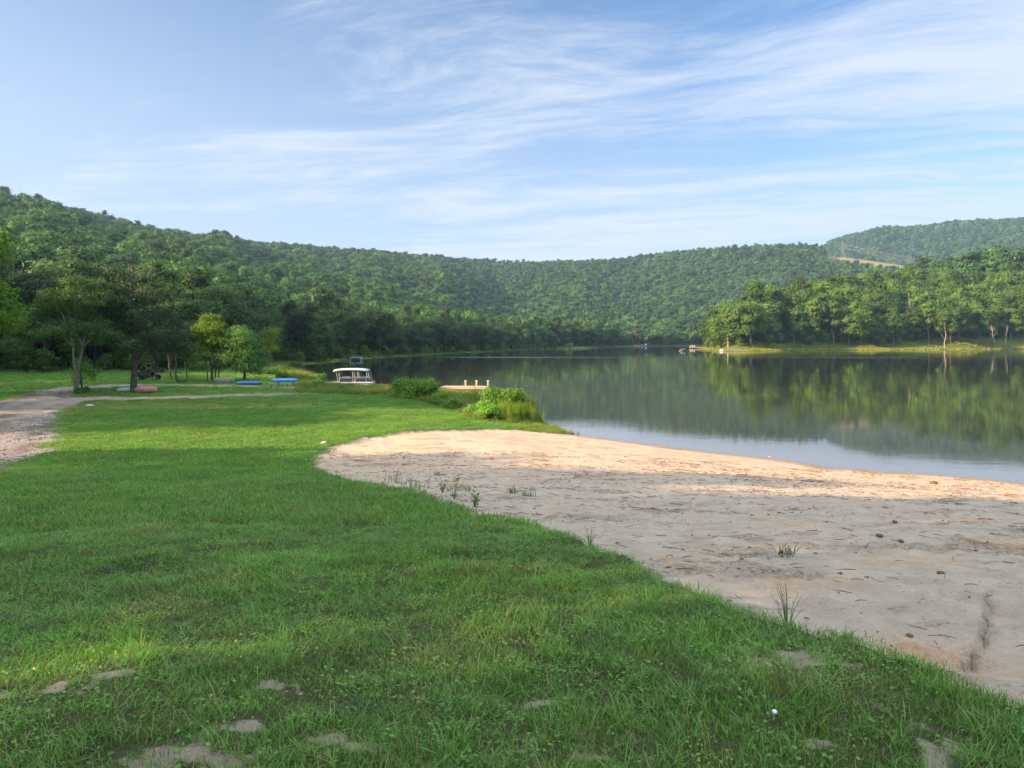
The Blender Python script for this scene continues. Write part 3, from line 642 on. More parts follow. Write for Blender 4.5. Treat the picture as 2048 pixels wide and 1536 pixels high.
for i in np.where(ind)[0]:
    x_, y_ = float(X[i]), float(Y[i])
    if a[i] < 14:
        k_ = random.choice(['L0', 'L0', 'L1', 'L1', 'L2', 'L3', 'L4'])
        if s[i] < 10: k_ = random.choice(['L3', 'L3', 'L3', 'L1'])
        sc_ = random.uniform(.82, 1.08) * (1.15 if a[i] < -22 else (1.0 if a[i] < -2 else .92))
        lb, gp = next((l_, g_) for lim, l_, g_ in SECT if a[i] < lim)
        nm = 'pine_tree' if k_ == 'L4' else 'deciduous_tree'
        kd_ = {'L0': 'round crowned', 'L1': 'uneven crowned', 'L2': 'tall narrow', 'L3': 'bushy', 'L4': 'needled'}[k_]
        where = next(w_ for lim, w_ in ((-31, 'behind the feathery tree'), (-27, 'behind the tall dark tree and the utility cart'), (-22, 'behind the tree with several stems'), (-17, 'behind the small dock at the inlet'), (-12.5, 'behind the pale blue edged platform'), (-9, 'on the left shore right of the platform'),
            (-4, 'on the left shore beyond the round bank shrub'), (0, 'on the left shore beyond the wooden dock'), (4, 'on the far shore left of the open bank'), (7.5, 'on the far shore right of the open bank'), (10.5, 'on the far shore around the pale dock'), (14, 'on the far shore beyond the kayak')) if a[i] < lim)
        row = 'at the edge' if s[i] < 9 or r[i] < 131 else 'second row'; lb = f'{kd_} dark tree {row}, {where}'; gp = f'{kd_} trees {row} {where}'
        if False: lb = lb.replace('dark green leafy tree', 'dark thin needled tree').replace('dark green tree', 'dark thin needled tree').replace('green tree in', 'dark needled tree in'); gp = gp.replace('trees', 'needled trees')
        plant(k_, x_, y_, sc_, lb, gp, nm)
    else:
        front = s[i] < 20 + max(0, a[i] - 27) * 3
        k_ = random.choice(['R0', 'R1', 'R4', 'R4', 'R2'] if front else ['R0', 'R1', 'R0', 'R1', 'R0', 'R1', 'R4', 'R5'])
        if a[i] < 17.5: k_ = random.choice(['R0', 'R1', 'R4'])
        sc_ = random.uniform(1.35, 1.65)
        if k_ == 'R4': sc_ *= random.uniform(.7, 1.05)
        if k_ == 'R5': plant(k_, x_, y_, sc_, 'dark needled tree among the sunlit trees on the right point', 'needled trees on the right point', 'pine_tree')
        else:
            where = next(w_ for lim, w_ in ((16.5, 'at the leafy tip of the right point'), (18.5, 'above the stone jetty on the point'), (20.5, 'behind the picnic tables on the point'), (24, 'left of the brightest young tree on the right bank'),
                (27.5, 'behind the light green young trees of the right bank'), (31, 'around the bare white treetop on the right bank'), (90, 'near the leaning bare trunks at the right bank')) if a[i] < lim)
            kd_ = {'R0': 'round crowned', 'R1': 'uneven crowned', 'R2': 'tall narrow', 'R4': 'bushy'}[k_]; row = 'front row' if front else 'back row'
            plant(k_, x_, y_, sc_, f'{kd_} green tree {row}, {where}', f'{kd_} trees {row} {where}')
# the ones on the point that stand out
def PR_(px, v, s_off=0): 
    x_, y_ = P0(px, v, .6); return x_, y_ + s_off
for px, lab, k_, sc_, sx in ((1463, 'small spreading tree with pale trunk at the water near the tip of the point', 'R2', .62, 1.2), (1476, 'pale leafy tree beside the picnic shore, on the clearing', 'R0', .62, 1.),
        (1552, 'bright green young tree on the clearing with pale thin trunk', 'R3', 1.35, .9), (1672, 'brightest yellow green young tree, narrow, in front of the dark wood', 'R3', 1.75, .9),
        (1720, 'light green tree with drooping crown, right of the brightest young tree', 'R3', 1.9, 1.2), (1752, 'bright green young tree with pale leaning trunk in the middle of the bank', 'R3', 1.8, .8),
        (1778, 'large light green tree with pale trunk on the middle of the right bank', 'R0', 1.25, .8), (1610, 'small bushy yellow green tree at the edge of the clearing', 'R4', .85, .7),
        (1890, 'tall tree with bare pale trunk, left of the leaning white trunks', 'R2', 1.45, 1.)):
    x_, y_ = P0(px, 699.2, 0); ll = 6 / y_; x_, y_ = x_ * (1 + 5 / y_), y_ + 5
    plant(k_, x_, y_, sc_, lab, None, 'young_tree' if k_ == 'R3' else 'deciduous_tree', sx, crown_label=None)
# bare pale dead trunks that catch the sun
def bare_tree(px, y_, h, lean, lab, seed, r0=.35):
    rg = np.random.default_rng(seed); x_ = (px - CX) / F * y_; z_ = G(x_, y_)
    t = thing('dead_tree', lab, 'tree', (x_, y_, z_ - .1)); mb = MB()
    tg = [(lean * f + rg.uniform(-3, 3), rg.uniform(-1.5, 1.5), h * f + rg.uniform(1, 3)) for f in (.55, .65, .75, .85, .9)]
    limbs(mb, rg, h, r0, tg, lean=(lean, 0), split=.45); mb.build('trunk', MAT['bark_pale'], t, True)
bare_tree(1990, 440, 15, -2.5, 'thick pale leaning bare trunk at the right end of the wood', 1, .5)
bare_tree(2010, 444, 14, 1.6, 'slimmer pale bare trunk leaning away from the thick leaning one', 2, .3)
bare_tree(1848, 446, 22, 1.0, 'tall bare grey dead tree with forked limbs among the sunlit crowns', 3, .3)
bare_tree(1822, 440, 27, -1.0, 'bare white dead treetop standing above the sunlit crowns', 4, .28)
# --- the rest of the forest
def fscatter(name, x, y, protos, scl, mats, pick=None, zoff=0.):
    z = terrain(x, y) + zoff; n = len(x)
    S = scl[:, None] * np.stack([rng.uniform(.85, 1.2, n), rng.uniform(.85, 1.2, n), rng.uniform(.85, 1.15, n)], -1)
    R_ = np.stack([rng.normal(0, .05, n), rng.normal(0, .05, n), rng.uniform(0, 6.28, n)], -1)
    return scatter(name, protos, np.stack([x, y, z], -1), R_, S, mats, pick=pick)
midp = [as_one(tree_proto(k_, sd_, None, 190, 9, .7, .42)) for k_, sd_ in (('full', 21), ('full', 22), ('full', 23), ('tall', 24), ('full', 25))]
midr = [as_one(tree_proto(k_, sd_, None, 300, 9, .62, .36)) for k_, sd_ in (('full', 26), ('full', 27), ('full', 28), ('tall', 29))]
rest = ~ind
ux1, uy1 = jgrid(-105, 340, 90, 560, 3.4); ur = np.hypot(ux1, uy1); ua = np.degrees(np.arctan2(ux1, uy1)); us = sdf(ux1, uy1, LAKE)
k = ((ua > -37) & (ua < -21) & (ur > 119) & (ur < 140) & (us > 2) & (rng.random(len(ux1)) < .6)) | ((ua < 14) & (ua > -24) & (us > 1.2) & (us < 9) & (ur > 150)) | ((ua > 14) & (ua < 38) & (ur > 380) & (us > 10 + np.maximum(0, ua - 28) * 3) & (us < 24 + np.maximum(0, ua - 28) * 3) & (rng.random(len(ux1)) < .7))
k &= ~((np.abs(ua - _az(1150)) < 1.5) & (us < 16) & (ur > 420)); ux1, uy1, ua = ux1[k], uy1[k], ua[k]
undp = [as_one(tree_proto('bushy', sd_, None, 150, 9, .7, .42)) for sd_ in (24, 25, 26)]
fscatter('understory_shrubs', ux1, uy1, undp, np.where(ua < 14, rng.uniform(.14, .34, len(ux1)) * np.where(ua < -21, 1.25, 1), rng.uniform(.3, .8, len(ux1)) * np.where(ua > 27, .6, 1)), [MAT['leaf_right'], MAT['bark']])
mL = rest & (a < 14); mR = rest & (a >= 14)
fscatter('forest_behind_shore', X[mL], Y[mL], midp, rng.uniform(.85, 1.2, mL.sum()), [MAT['leaf_far'], MAT['bark']])
fscatter('forest_on_point', X[mR], Y[mR], midr, rng.uniform(1.3, 1.65, mR.sum()), [MAT['leaf_right'], MAT['bark_pale']])
X, Y = jgrid(-1000, 1100, 200, 1640, 8.0); ok, r, a, s = forest_ok(X, Y)
ok &= (r >= 620) & (r < rr_of(a) + 45) & ((r < 1150) | (rng.random(len(X)) < .82))
X, Y = X[ok], Y[ok]
def farproto(seed, n, per, ls):
    rg = np.random.default_rng(seed); L = dome_lobes(rg, 14, 5.6, 3.0, 9); V, Q, t = crown(L, n, per, .95, ls, rg, core=.1, tilt=.38)
    mb = MB(); limbs(mb, rg, 11, .25, [], n=5); v_, q_ = mb_np(mb); v, qq, tt, mi = combine([(v_, q_, np.zeros(len(v_)), 1), (V, Q, t, 0)]); return v, qq, tt, mi
farp = [farproto(40 + i, 80, 7, .75) for i in range(7)]
for k_, mi_ in ((5, 2), (6, 3)): f_ = farp[k_]; farp[k_] = (f_[0] * (np.array([.75, .75, 1.1]) if mi_ == 2 else 1), f_[1], f_[2], np.where(f_[3] == 0, mi_, f_[3]))
MAT['leaf_olive'] = leafmat('leaf_olive', (.05, .085, .03), (.10, .14, .05), .3, .3)
rel = np.clip((np.hypot(X, Y) - 620) / 600, 0, 1)
fscatter('forest_on_ridge', X, Y, farp, rng.uniform(.58, 1.08, len(X)) * np.where((np.degrees(np.arctan2(X, Y)) > 14) & (np.hypot(X, Y) < 950), 1.35, 1), [MAT['leaf_far'], MAT['bark'], MAT['needle'], MAT['leaf_olive']], zoff=-.5, pick=6 - rng.choice(7, len(X), p=[.19, .19, .18, .18, .17, .03, .06]))
X, Y = jgrid(700, 1900, 1450, 2600, 13.0); r = np.hypot(X, Y); a = np.degrees(np.arctan2(X, Y)); ok = (r > 2000) & (r < 2680) & (a > 20.5) & (a < 38); X, Y = X[ok], Y[ok]
fscatter('forest_on_far_ridge', X, Y, farp, rng.uniform(.9, 1.35, len(X)), [MAT['leaf_far'], MAT['bark'], MAT['needle'], MAT['leaf_olive']], pick=rng.integers(2, 7, len(X)))
# wood to the left of the camera and behind it: out of the frame, its shade falls on the lawn and the beach
hx, hy = [], []
hs = []
for gx_, gy_, h_ in ((-30, -14, 18), (-31, -7, 16.5), (-29, -1, 13.5), (-30, 5, 12.5), (-29, 10.5, 12), (-31, 15.5, 10), (-31, 20.5, 8), (-22, -22, 19), (-38, -30, 20), (-41, -18, 20), (-41, -6, 17), (-42, 3, 14), (-43, 11, 10), (-52, 2, 13.5), (-55, 14, 11), (-52, -10, 20), (-46, -26, 20),
        (-60, -4, 18), (-37, 34, 13), (-41, 41, 17), (-47, 37, 16), (-47, 50, 16), (-53, 44, 17), (-58, 52, 18), (-12, -26, 18), (-4, -30, 18), (-18, -34, 18), (-66, 60, 18), (-72, 52, 18), (-75, 68, 19), (-84, 76, 20), (-70, 40, 17), (-90, 90, 20), (-98, 104, 20), (-84, 60, 20), (-100, 84, 20), (-112, 96, 20)):
    hx.append(gx_ + rng.uniform(-.4, .4)); hy.append(gy_ + rng.uniform(-.4, .4)); hs.append(h_ / 15.)
for q_ in range(260):  # unseen trees on the added hill, deepening the left shore's shade
    kx_, ky_ = -232 + rng.normal(0, 50), 112 + rng.normal(0, 58)
    if kx_ < -.80 * ky_ - 14 and kx_ < -120: hx.append(kx_); hy.append(ky_); hs.append(rng.uniform(.85, 1.2))
hx, hy = np.array(hx), np.array(hy)
fscatter('woodland_edge', hx, hy, [as_one(PM['L0'][1]), as_one(PM['L1'][1])], np.array(hs), [MAT['leaf_mid'], MAT['bark']])

# ------------------------------------------------------------------ single trees beside the road
def special(name, label, px, v, build, cat='tree', group=None, depth=None):
    x_, y_ = PW(px, v) if depth is None else ((px - CX) / F * depth, depth)
    t = thing(name, label, cat, (x_, y_, G(x_, y_) - .05), 0, group); build(t); return t
def put_tree(t, mb, L, clumps, per, cs, ls, leaf, bark, seed, **kw):
    rg = np.random.default_rng(seed); v_, q_ = mb_np(mb)
    link('trunk', mesh_np('trunk', v_, q_, mats=[MAT[bark]], smooth_=True), t)
    V, Q, tt = crown(L, clumps, per, cs, ls, rg, **kw); return link('crown', mesh_np('crown', V, Q, attrs=dict(t=tt), mats=[MAT[leaf]]), t)
def feathery(t):
    rg = np.random.default_rng(5); mb = MB()
    mb.tube([(0, 0, -.4), (0, 0, .1), (.05, 0, .9), (.1, 0, 1.9)], [.44, .27, .20, .16], 10)
    stems = [[(.1, 0, 1.7), (-.15, 0, 3.0), (-.35, .1, 4.4), (-.8, .2, 5.8), (-1.5, .3, 7.3), (-2.3, .3, 8.4)], [(.1, 0, 1.7), (.45, 0, 3.0), (.75, -.1, 4.3), (.95, -.2, 5.8), (1.5, -.2, 7.4), (2.0, -.1, 8.8)],
             [(-.35, .1, 4.4), (-.3, .3, 5.8), (-.25, .4, 7.4), (-.3, .5, 9.2)], [(.75, -.1, 4.3), (1.5, .2, 5.3), (2.7, .3, 6.0), (4.0, .4, 6.4)], [(.75, -.1, 4.3), (.3, -.8, 6.0), (.2, -1.6, 7.8)],
             [(-.35, .1, 4.4), (-1.2, -.8, 5.6), (-2.8, -1.5, 6.6)], [(-.8, .2, 5.8), (-2.2, .8, 7.1), (-3.4, 1.2, 7.9)], [(.95, -.2, 5.8), (2.2, -1, 7.4), (3.2, -1.6, 8.2)]]
    for k, st in enumerate(stems):
        st = [tuple(np.array(p_) + (rg.normal(0, .05, 3) if i else 0)) for i, p_ in enumerate(st)]; r0 = .12 if k < 2 else .065
        mb.tube(st, [r0 * (1 - .8 * i / len(st)) for i in range(len(st))], 7)
    L = []
    for i in range(40):
        a_ = rg.uniform(0, 6.28); f = math.sqrt(rg.uniform(.02, 1)); R0 = 5.3 * f; top = 10.2 * math.sqrt(max(0.05, 1 - (f * .78) ** 2.0)) + .2
        zc = top - rg.uniform(0, 1.8) - (.9 if f > .8 else 0)
        if f < .45: zc -= 0
        L.append((R0 * math.cos(a_) + .25, R0 * math.sin(a_) * .9, zc, rg.uniform(.9, 1.5), rg.uniform(.9, 1.5), rg.uniform(.5, .85)))
    for i in range(16):
        a_ = rg.uniform(-1.2, 1.2) if i < 9 else rg.uniform(0, 6.28); L.append((4.6 * math.cos(a_) - .3, 4.2 * math.sin(a_), rg.uniform(4.3, 6.2), 1.1, 1.1, .5))
    put_tree(t, mb, L, 2600, 17, .36, .11, 'leaf_near', 'bark_pale', 6, flat=.4, under=-1, aspect=.42)
special('feathery_tree', 'broad feathery tree with forked pale trunk where the roads meet', 152, 786, feathery)
def darktree(t):
    rg = np.random.default_rng(9); mb = MB(); L = []
    mb.tube([(0, 0, -.4), (0, 0, .2), (.05, 0, 1.5), (.1, 0, 3.2), (.0, 0, 5.5), (-.1, 0, 8.5), (-.3, 0, 11), (-.6, 0, 12.8)], [.42, .31, .27, .24, .19, .13, .07, .02], 10)
    for i in range(30):
        z_ = 3.5 + 8.3 * (i / 30) + rg.uniform(-.3, .3); a_ = i * 2.4 + rg.uniform(-.4, .4); ln = (4.5 * (1 - (z_ - 3.5) / 9.2) ** .6 + .5) * rg.uniform(.6, 1.1)
        e = (ln * math.cos(a_) + .4, ln * math.sin(a_), z_ + .9); mb.tube([(0, 0, z_), (e[0] * .5, e[1] * .5, z_ + .6), e], [.07, .045, .015], 5, False)
        if z_ > 10.6: continue
        for f in (.45, .75, 1.0):
            q_ = rg.uniform(.6, 1.0); L.append((e[0] * f, e[1] * f, z_ + .9 * f, q_, q_, .38))
    mb.tube([(.1, 0, 3.0), (1.4, -.3, 4.3), (3.0, -.4, 5.0), (4.4, -.4, 5.4)], [.15, .1, .07, .02], 6)
    mb.tube([(0, 0, 2.6), (.7, 0, 3.3), (2.2, .2, 3.9), (4.0, .2, 4.0)], [.13, .09, .06, .02], 6)
    L += [(3.2, -.3, 5.0, 1.5, 1.2, .7), (4.3, -.4, 5.2, 1.3, 1.2, .8), (2.8, .2, 4.0, 1.6, 1.2, .6), (4.6, .3, 4.2, 1.2, 1, .6), (1, 0, 6.5, 1.8, 1.8, 1.0), (-.5, 0, 8, 1.5, 1.5, 1.2)]
    put_tree(t, mb, L, 1100, 15, .30, .09, 'needle', 'bark', 10, flat=.5, under=-1)
special('dark_needled_tree', 'tall dark tree with straight trunk between the two upturned kayaks', 267, 784, darktree)
def simple_tree(h, r, z0, stems, leaf, bark, seed, clumps=500, per=13, ls=.10, nl=14, cs=.32, lean=(0, 0)):
    def f(t):
        rg = np.random.default_rng(seed); mb = MB(); L = [(l[0] + lean[0], l[1] + lean[1], l[2], l[3], l[4], l[5]) for l in dome_lobes(rg, h, r, z0, nl)]
        for (dx, lx, rr_) in stems: limbs(mb, rg, h * .85, rr_, [l[:3] for l in rg.permutation(np.array(L))[:4]], base=(dx, 0, 0), lean=(lx, rg.normal(0, .3)), n=6)
        put_tree(t, mb, L, clumps, per, cs, ls, leaf, bark, seed + 1)
    return f
special('slender_tree', 'slender leaning dark trunk nearest the utility cart with thin crown', 343, 761, simple_tree(7.0, 2.6, 3.3, [(0, -.9, .1)], 'leaf_mid', 'bark', 31, lean=(-.8, 0)))
special('slender_tree', 'slender upright dark trunk standing over the small wheeled trailer', 354, 764, simple_tree(7.4, 2.6, 3.2, [(0, -.4, .11)], 'leaf_mid', 'bark', 33))
special('slender_tree', 'slender tree third from the utility cart, thinner than its neighbours', 374, 761, simple_tree(7.2, 2.4, 3.2, [(0, -.5, .09)], 'leaf_mid', 'bark', 35))
special('multi_stem_tree', 'tree with several stems and bright yellow green top, beside the rock pile', 424, 763, simple_tree(8.3, 2.5, 2.4, [(0, .2, .14), (-.6, -.7, .07), (.7, .9, .07), (.3, .4, .09)], 'leaf_sunny', 'bark', 37, 620, ls=.11))
special('vine_clad_tree', 'dense dark tree full of leaves to the ground, behind the flat blue kayak', 488, 763, simple_tree(6.9, 2.7, .2, [(0, .1, .15)], 'leaf_near', 'bark', 39, 1000, nl=22))
special('pale_stem_tree', 'small light tree with thin pale stem behind the dense dark tree', 542, 745, simple_tree(7.5, 1.9, 2.6, [(0, .2, .08)], 'leaf_sunny', 'bark_pale', 41, 240))
special('small_tree', 'small dark sapling growing at the foot of the feathery tree', 165, 782, simple_tree(3.4, 1.3, .6, [(0, .1, .09)], 'leaf_near', 'bark', 43, 110, per=8))
def lefttree(t):
    rg = np.random.default_rng(51); mb = MB(); h = 14.5
    L = [(l[0], l[1], l[2], l[3], l[4], l[5]) for l in dome_lobes(rg, h, 4.6, 3.4, 26)]
    limbs(mb, rg, h * .9, .3, [l[:3] for l in L[1:14]], n=8); put_tree(t, mb, L, 1500, 16, .36, .12, 'leaf_edge', 'bark', 52)
special('roadside_tree', 'bright sunlit leafy tree cut by the left edge of the photograph', -95, 0, lefttree, depth=50)

# shrubs
def shrub(label, px, v, wpx, hpx, leaf='leaf_bush', n=300, ls=.07, seed=1, name='shrub', depth=None, flatx=.7, per=14, yoff=0):
    x_, y_ = PW(px, v) if depth is None else ((px - CX) / F * depth, depth)
    wd, ht = wpx / F * y_ / 2, hpx / F * y_
    t = thing(name, label, 'shrub', (x_, y_ + wd * flatx * .6 + yoff, G(x_, y_) - .05)); rg = np.random.default_rng(seed); mb = MB(); L = [(0, 0, ht * .42, wd * .72, wd * .6, ht * .42)]
    for i in range(11):
        a_ = rg.uniform(0, 6.28); q_ = wd * rg.uniform(.28, .42); L.append((wd * .62 * math.cos(a_), wd * flatx * .6 * math.sin(a_), ht * rg.uniform(.25, .68), q_, q_, ht * .28))
    for i in range(7):
        a_ = rg.uniform(0, 6.28); mb.tube([(0, 0, -.1), (wd * .25 * math.cos(a_), wd * .2 * math.sin(a_), ht * .4), (wd * .5 * math.cos(a_), wd * .4 * math.sin(a_), ht * .75)], [.03, .02, .008], 5)
    v_, q_ = mb_np(mb); link('stems', mesh_np('stems', v_, q_, mats=[MAT['bark']]), t)
    V, Q, tt = crown(L, n, per, wd * .10 + .05, ls, rg, under=-.25, aspect=.55, shell=.12); link('foliage', mesh_np('foliage', V, Q, attrs=dict(t=tt), mats=[MAT[leaf]]), t); return t
shrub('large round glossy green shrub on the bank, left of the wooden dock', 828, 799, 98, 45, n=620, seed=3, ls=.085)
shrub('dark green leafy shrub above the reeds, right of the wooden dock', 1008, 832, 88, 58, n=520, seed=4, ls=.075)
shrub('small bright rounded shrub at the lawn edge in front of the reeds', 978, 842, 50, 42, n=300, seed=5, ls=.06)
shrub('small yellow green shrub touching the large round shrub on the bank', 784, 787, 18, 17, 'leaf_sunny', 80, seed=6)
shrub('low rounded shrub on the bank below the end of the pontoon boat', 750, 782, 22, 14, 'leaf_bush', 90, seed=7)
shrub('yellow green leafy shrub behind the blue boat on the trestle', 565, 763, 34, 24, 'leaf_sunny', 160, seed=8)
shrub('bright shrub mass at the far edge of the lawn behind the multi stem tree', 400, 752, 52, 22, 'leaf_bush', 200, seed=9, depth=108)
shrub('dark shrub at the water beyond the dense dark tree', 540, 752, 40, 18, 'leaf_near', 200, seed=10, depth=104)
shrub('low green shrub between the blue boat and the pontoon boat', 632, 777, 36, 18, 'leaf_bush', 160, seed=11)
shrub('pointed tall leafy shrub standing left of the pontoon boat', 640, 776, 22, 28, 'leaf_near', 110, seed=12, depth=84)
shrub('low dark shrub under the gangway of the pontoon boat', 690, 781, 34, 13, 'leaf_near', 120, seed=13)
shrub('small round pale shrub on the open bank of the far shore', 1139, 694.5, 15, 11, 'leaf_young', 60, .3, 14, depth=455)
shrub('weedy bush growing at the foot of the feathery tree trunk', 163, 787, 26, 15, 'leaf_near', 120, seed=15)
shrub('dark brushy shrub on the shaded bank behind the road loop', 60, 745, 60, 22, 'leaf_near', 160, .12, 16, depth=112)

# ------------------------------------------------------------------ boats, docks, vehicles
def at(px, v, z=None, depth=None):
    if depth is not None: x_, y_ = (px - CX) / F * depth, depth
    else: x_, y_ = PW(px, v) if z is None else P0(px, v, z)
    return x_, y_
# pontoon boat
bx_, by_ = at(705, 771.5, 0); t = thing('pontoon_boat', 'white canopied pontoon boat with navy side panels moored at the bank', 'boat', (bx_, by_, 0), R(4))
for yy in (-1.0, 1.0):
    mb = MB(); mb.tube([(-2.75, yy, .16), (-2.5, yy, .12), (-2.2, yy, .1), (2.0, yy, .1), (2.35, yy, .16), (2.55, yy, .3)], [.05, .2, .27, .27, .18, .03], 14); mb.build('pontoon', MAT['alu'], t, True)
mb = MB(); mb.box((0, 0, .44), (5.0, 2.4, .1)); mb.build('deck', MAT['woodg'], t)
mb = MB(); mb.box((0, -1.2, .45), (5.04, .05, .14)); mb.box((0, 1.2, .45), (5.04, .05, .14)); mb.build('deck_trim', MAT['white'], t)
for x0, x1, y0_, y1_ in ((-1.35, .15, -1.15, -1.15), (.55, 1.75, -1.15, -1.15), (-1.35, 2.0, 1.15, 1.15), (-1.4, -1.4, -1.1, 1.1)):
    L_ = math.hypot(x1 - x0, y1_ - y0_); an = math.atan2(y1_ - y0_, x1 - x0); cx_, cy_ = (x0 + x1) / 2, (y0_ + y1_) / 2
    mb = MB(); mb.box((cx_, cy_, .74), (L_, .04, .44), (0, 0, an)); pn = mb.build('side_panel', MAT['navy'], t)
    mb = MB(); mb.tube([(x0, y0_, 1.0), (x1, y1_, 1.0)], .025); mb.tube([(x0, y0_, .5), (x0, y0_, 1.0)], .022); mb.tube([(x1, y1_, .5), (x1, y1_, 1.0)], .022); mb.build('rail', MAT['alu'], pn)
mb = MB(); mb.add([(1.85, -1.15, .5), (2.55, -1.15, .5), (1.95, -1.15, 1.02), (1.78, -1.15, 1.02), (1.85, -1.1, .5), (2.55, -1.1, .5), (1.95, -1.1, 1.02), (1.78, -1.1, 1.02)],
    [(0, 1, 2, 3), (7, 6, 5, 4), (0, 4, 5, 1), (1, 5, 6, 2), (2, 6, 7, 3), (3, 7, 4, 0)]); mb.build('slanted_panel', MAT['navy'], t)
for xx, dx in ((-1.55, -.22), (-1.3, -.2), (.25, -.12), (.42, -.1), (.85, -.14), (1.0, -.14), (2.0, -.28), (2.22, -.3)):
    for yy in (-1.1, 1.1):
        mb = MB(); mb.tube([(xx, yy, .5), (xx + dx, yy, 1.95)], .02); mb.build('canopy_post', MAT['white'], t)
rings = []
for i in range(13):
    f = i / 12; xx = -2.05 + 4.0 * f; ed = abs(f - .5) * 2; zt = 2.12 - .14 * ed ** 3; row = []
    for j in range(9):
        g_ = j / 8 * 2 - 1; row.append((xx, g_ * 1.28, zt - .10 * abs(g_) ** 2.5))
    for j in range(8, -1, -1):
        g_ = j / 8 * 2 - 1; row.append((xx, g_ * 1.25, zt - .10 * abs(g_) ** 2.5 - (.16 if abs(g_) > .9 or i in (0, 12) else .05)))
    rings.append(row)
mb = MB(); mb.loft(rings); mb.build('canopy', MAT['vinyl'], t, True)
for xx in (-.9, 1.3):
    mb = MB(); mb.box((xx, .7, .62), (.9, .6, .26)); st_ = mb.build('bench_seat', MAT['white'], t); mb = MB(); mb.box((xx, 1.02, .88), (.9, .12, .4), (R(-8), 0, 0)); mb.build('backrest', MAT['white'], st_)
mb = MB(); mb.tube([(-.1, -.3, .5), (-.1, -.3, 1.0), (-.2, -.3, 1.35)], .03); mb.build('mast', MAT['woodg'], t)
mb = MB(); mb.box((-2.75, .1, .55), (.34, .4, .3), taper=.8); mb.box((-2.78, .1, .1), (.14, .14, .8)); mb.build('outboard_motor', MAT['black'], t)
# gangway to the bank
gx_, gy_ = at(662, 770, .2); t = thing('gangway', 'narrow grey plank gangway leading from the bank to the pontoon boat', 'gangway', (gx_ - .3, gy_ + .5, .45), R(-8))
for k in range(2):
    mb = MB(); mb.box((0, -.35 + .7 * k, -.06), (2.6, .08, .14)); mb.build('side_beam', MAT['woodg'], t)
mb = MB(); [mb.box((-1.2 + .16 * i, 0, .03), (.14, .78, .04)) for i in range(16)]; mb.build('planking', MAT['woodg'], t)
for xx in (-1.1, 1.1): mb = MB(); mb.tube([(xx, .38, -1.1), (xx, .38, .28)], .045); mb.build('post', MAT['woodg'], t)
# wooden dock with three posts
dx_, dy_ = at(930, 774, .55); t = thing('wooden_dock', 'weathered tan plank dock with three posts, behind the bank weeds', 'dock', (dx_, dy_ + .6, 0), R(-7))
mb = MB(); [mb.box((-2.35 + .157 * i, 0, .56), (.148, 2.1, .045), (0, 0, random.uniform(-.004, .004))) for i in range(31)]; mb.build('planking', MAT['wood'], t)
for yy in (-1.03, 1.03): mb = MB(); mb.box((0, yy, .44), (4.85, .07, .19)); mb.build('side_beam', MAT['wood'], t)
for xx in (-2.38, 2.38): mb = MB(); mb.box((xx, 0, .44), (.07, 1.98, .19)); mb.build('end_beam', MAT['wood'], t)
for i, xx in enumerate((-.2, 1.0, 2.25)):
    mb = MB(); mb.box((xx, 1.18, .3), (.17, .17, 1.55)); p_ = mb.build('post', MAT['wood'], t); mb = MB(); mb.box((xx, 1.18, 1.10), (.27, .27, .10), taper=.7); mb.build('cap', MAT['pale_stone'], p_)
for xx in (-2.1, .3, 2.2): mb = MB(); mb.box((xx, -.85, -.1), (.14, .14, .9)); mb.build('pile', MAT['wood'], t)
# little dock with two white posts near the inlet
dx_, dy_ = at(546, 741, .3); t = thing('small_dock', 'small low dock with two white posts at the inlet behind the shrubs', 'dock', (dx_, dy_, 0), R(6))
mb = MB(); [mb.box((-1.9 + .2 * i, 0, .40), (.18, 1.3, .06)) for i in range(20)]; mb.build('planking', MAT['woodg'], t)
mb = MB(); mb.box((0, -.62, .3), (4.0, .08, .14)); mb.box((0, .62, .3), (4.0, .08, .14)); mb.build('side_beam', MAT['woodg'], t)
for xx in (1.1, 1.75): mb = MB(); mb.tube([(xx, -.7, -.6), (xx, -.7, 1.25)], .07, 10); mb.build('post', MAT['white'], t, True)
# covered float on the far left shore
dx_, dy_ = at(713, 720.5, 0); t = thing('swim_float', 'pale blue edged floating platform on posts off the shaded left shore', 'dock', (dx_, dy_, 0), R(-2))
mb = MB(); mb.box((0, 0, .78), (3.0, 2.2, .16)); mb.build('platform', MAT['film'], t)
for xx in (-1.38, 1.38):
    for yy in (-1, 1): mb = MB(); mb.tube([(xx, yy, -.5), (xx, yy, .72)], .07, 10); mb.build('post', MAT['white'], t, True)
mb = MB(); mb.box((0, 0, .12), (3.0, 2.0, .2)); mb.build('float', MAT['navy'], t)
t = thing('gangway', 'long thin walkway from the shaded left shore to the blue edged platform', 'gangway', (dx_ - 3.6, dy_ + .8, .6), R(-3))
mb = MB(); mb.box((0, 0, 0), (4.0, .8, .09)); mb.build('deck', MAT['woodg'], t)
mb = MB(); mb.tube([(-1.9, .4, .0), (-1.9, .4, .7), (1.9, .4, .7), (1.9, .4, 0)], .03); mb.build('rail', MAT['woodg'], t)
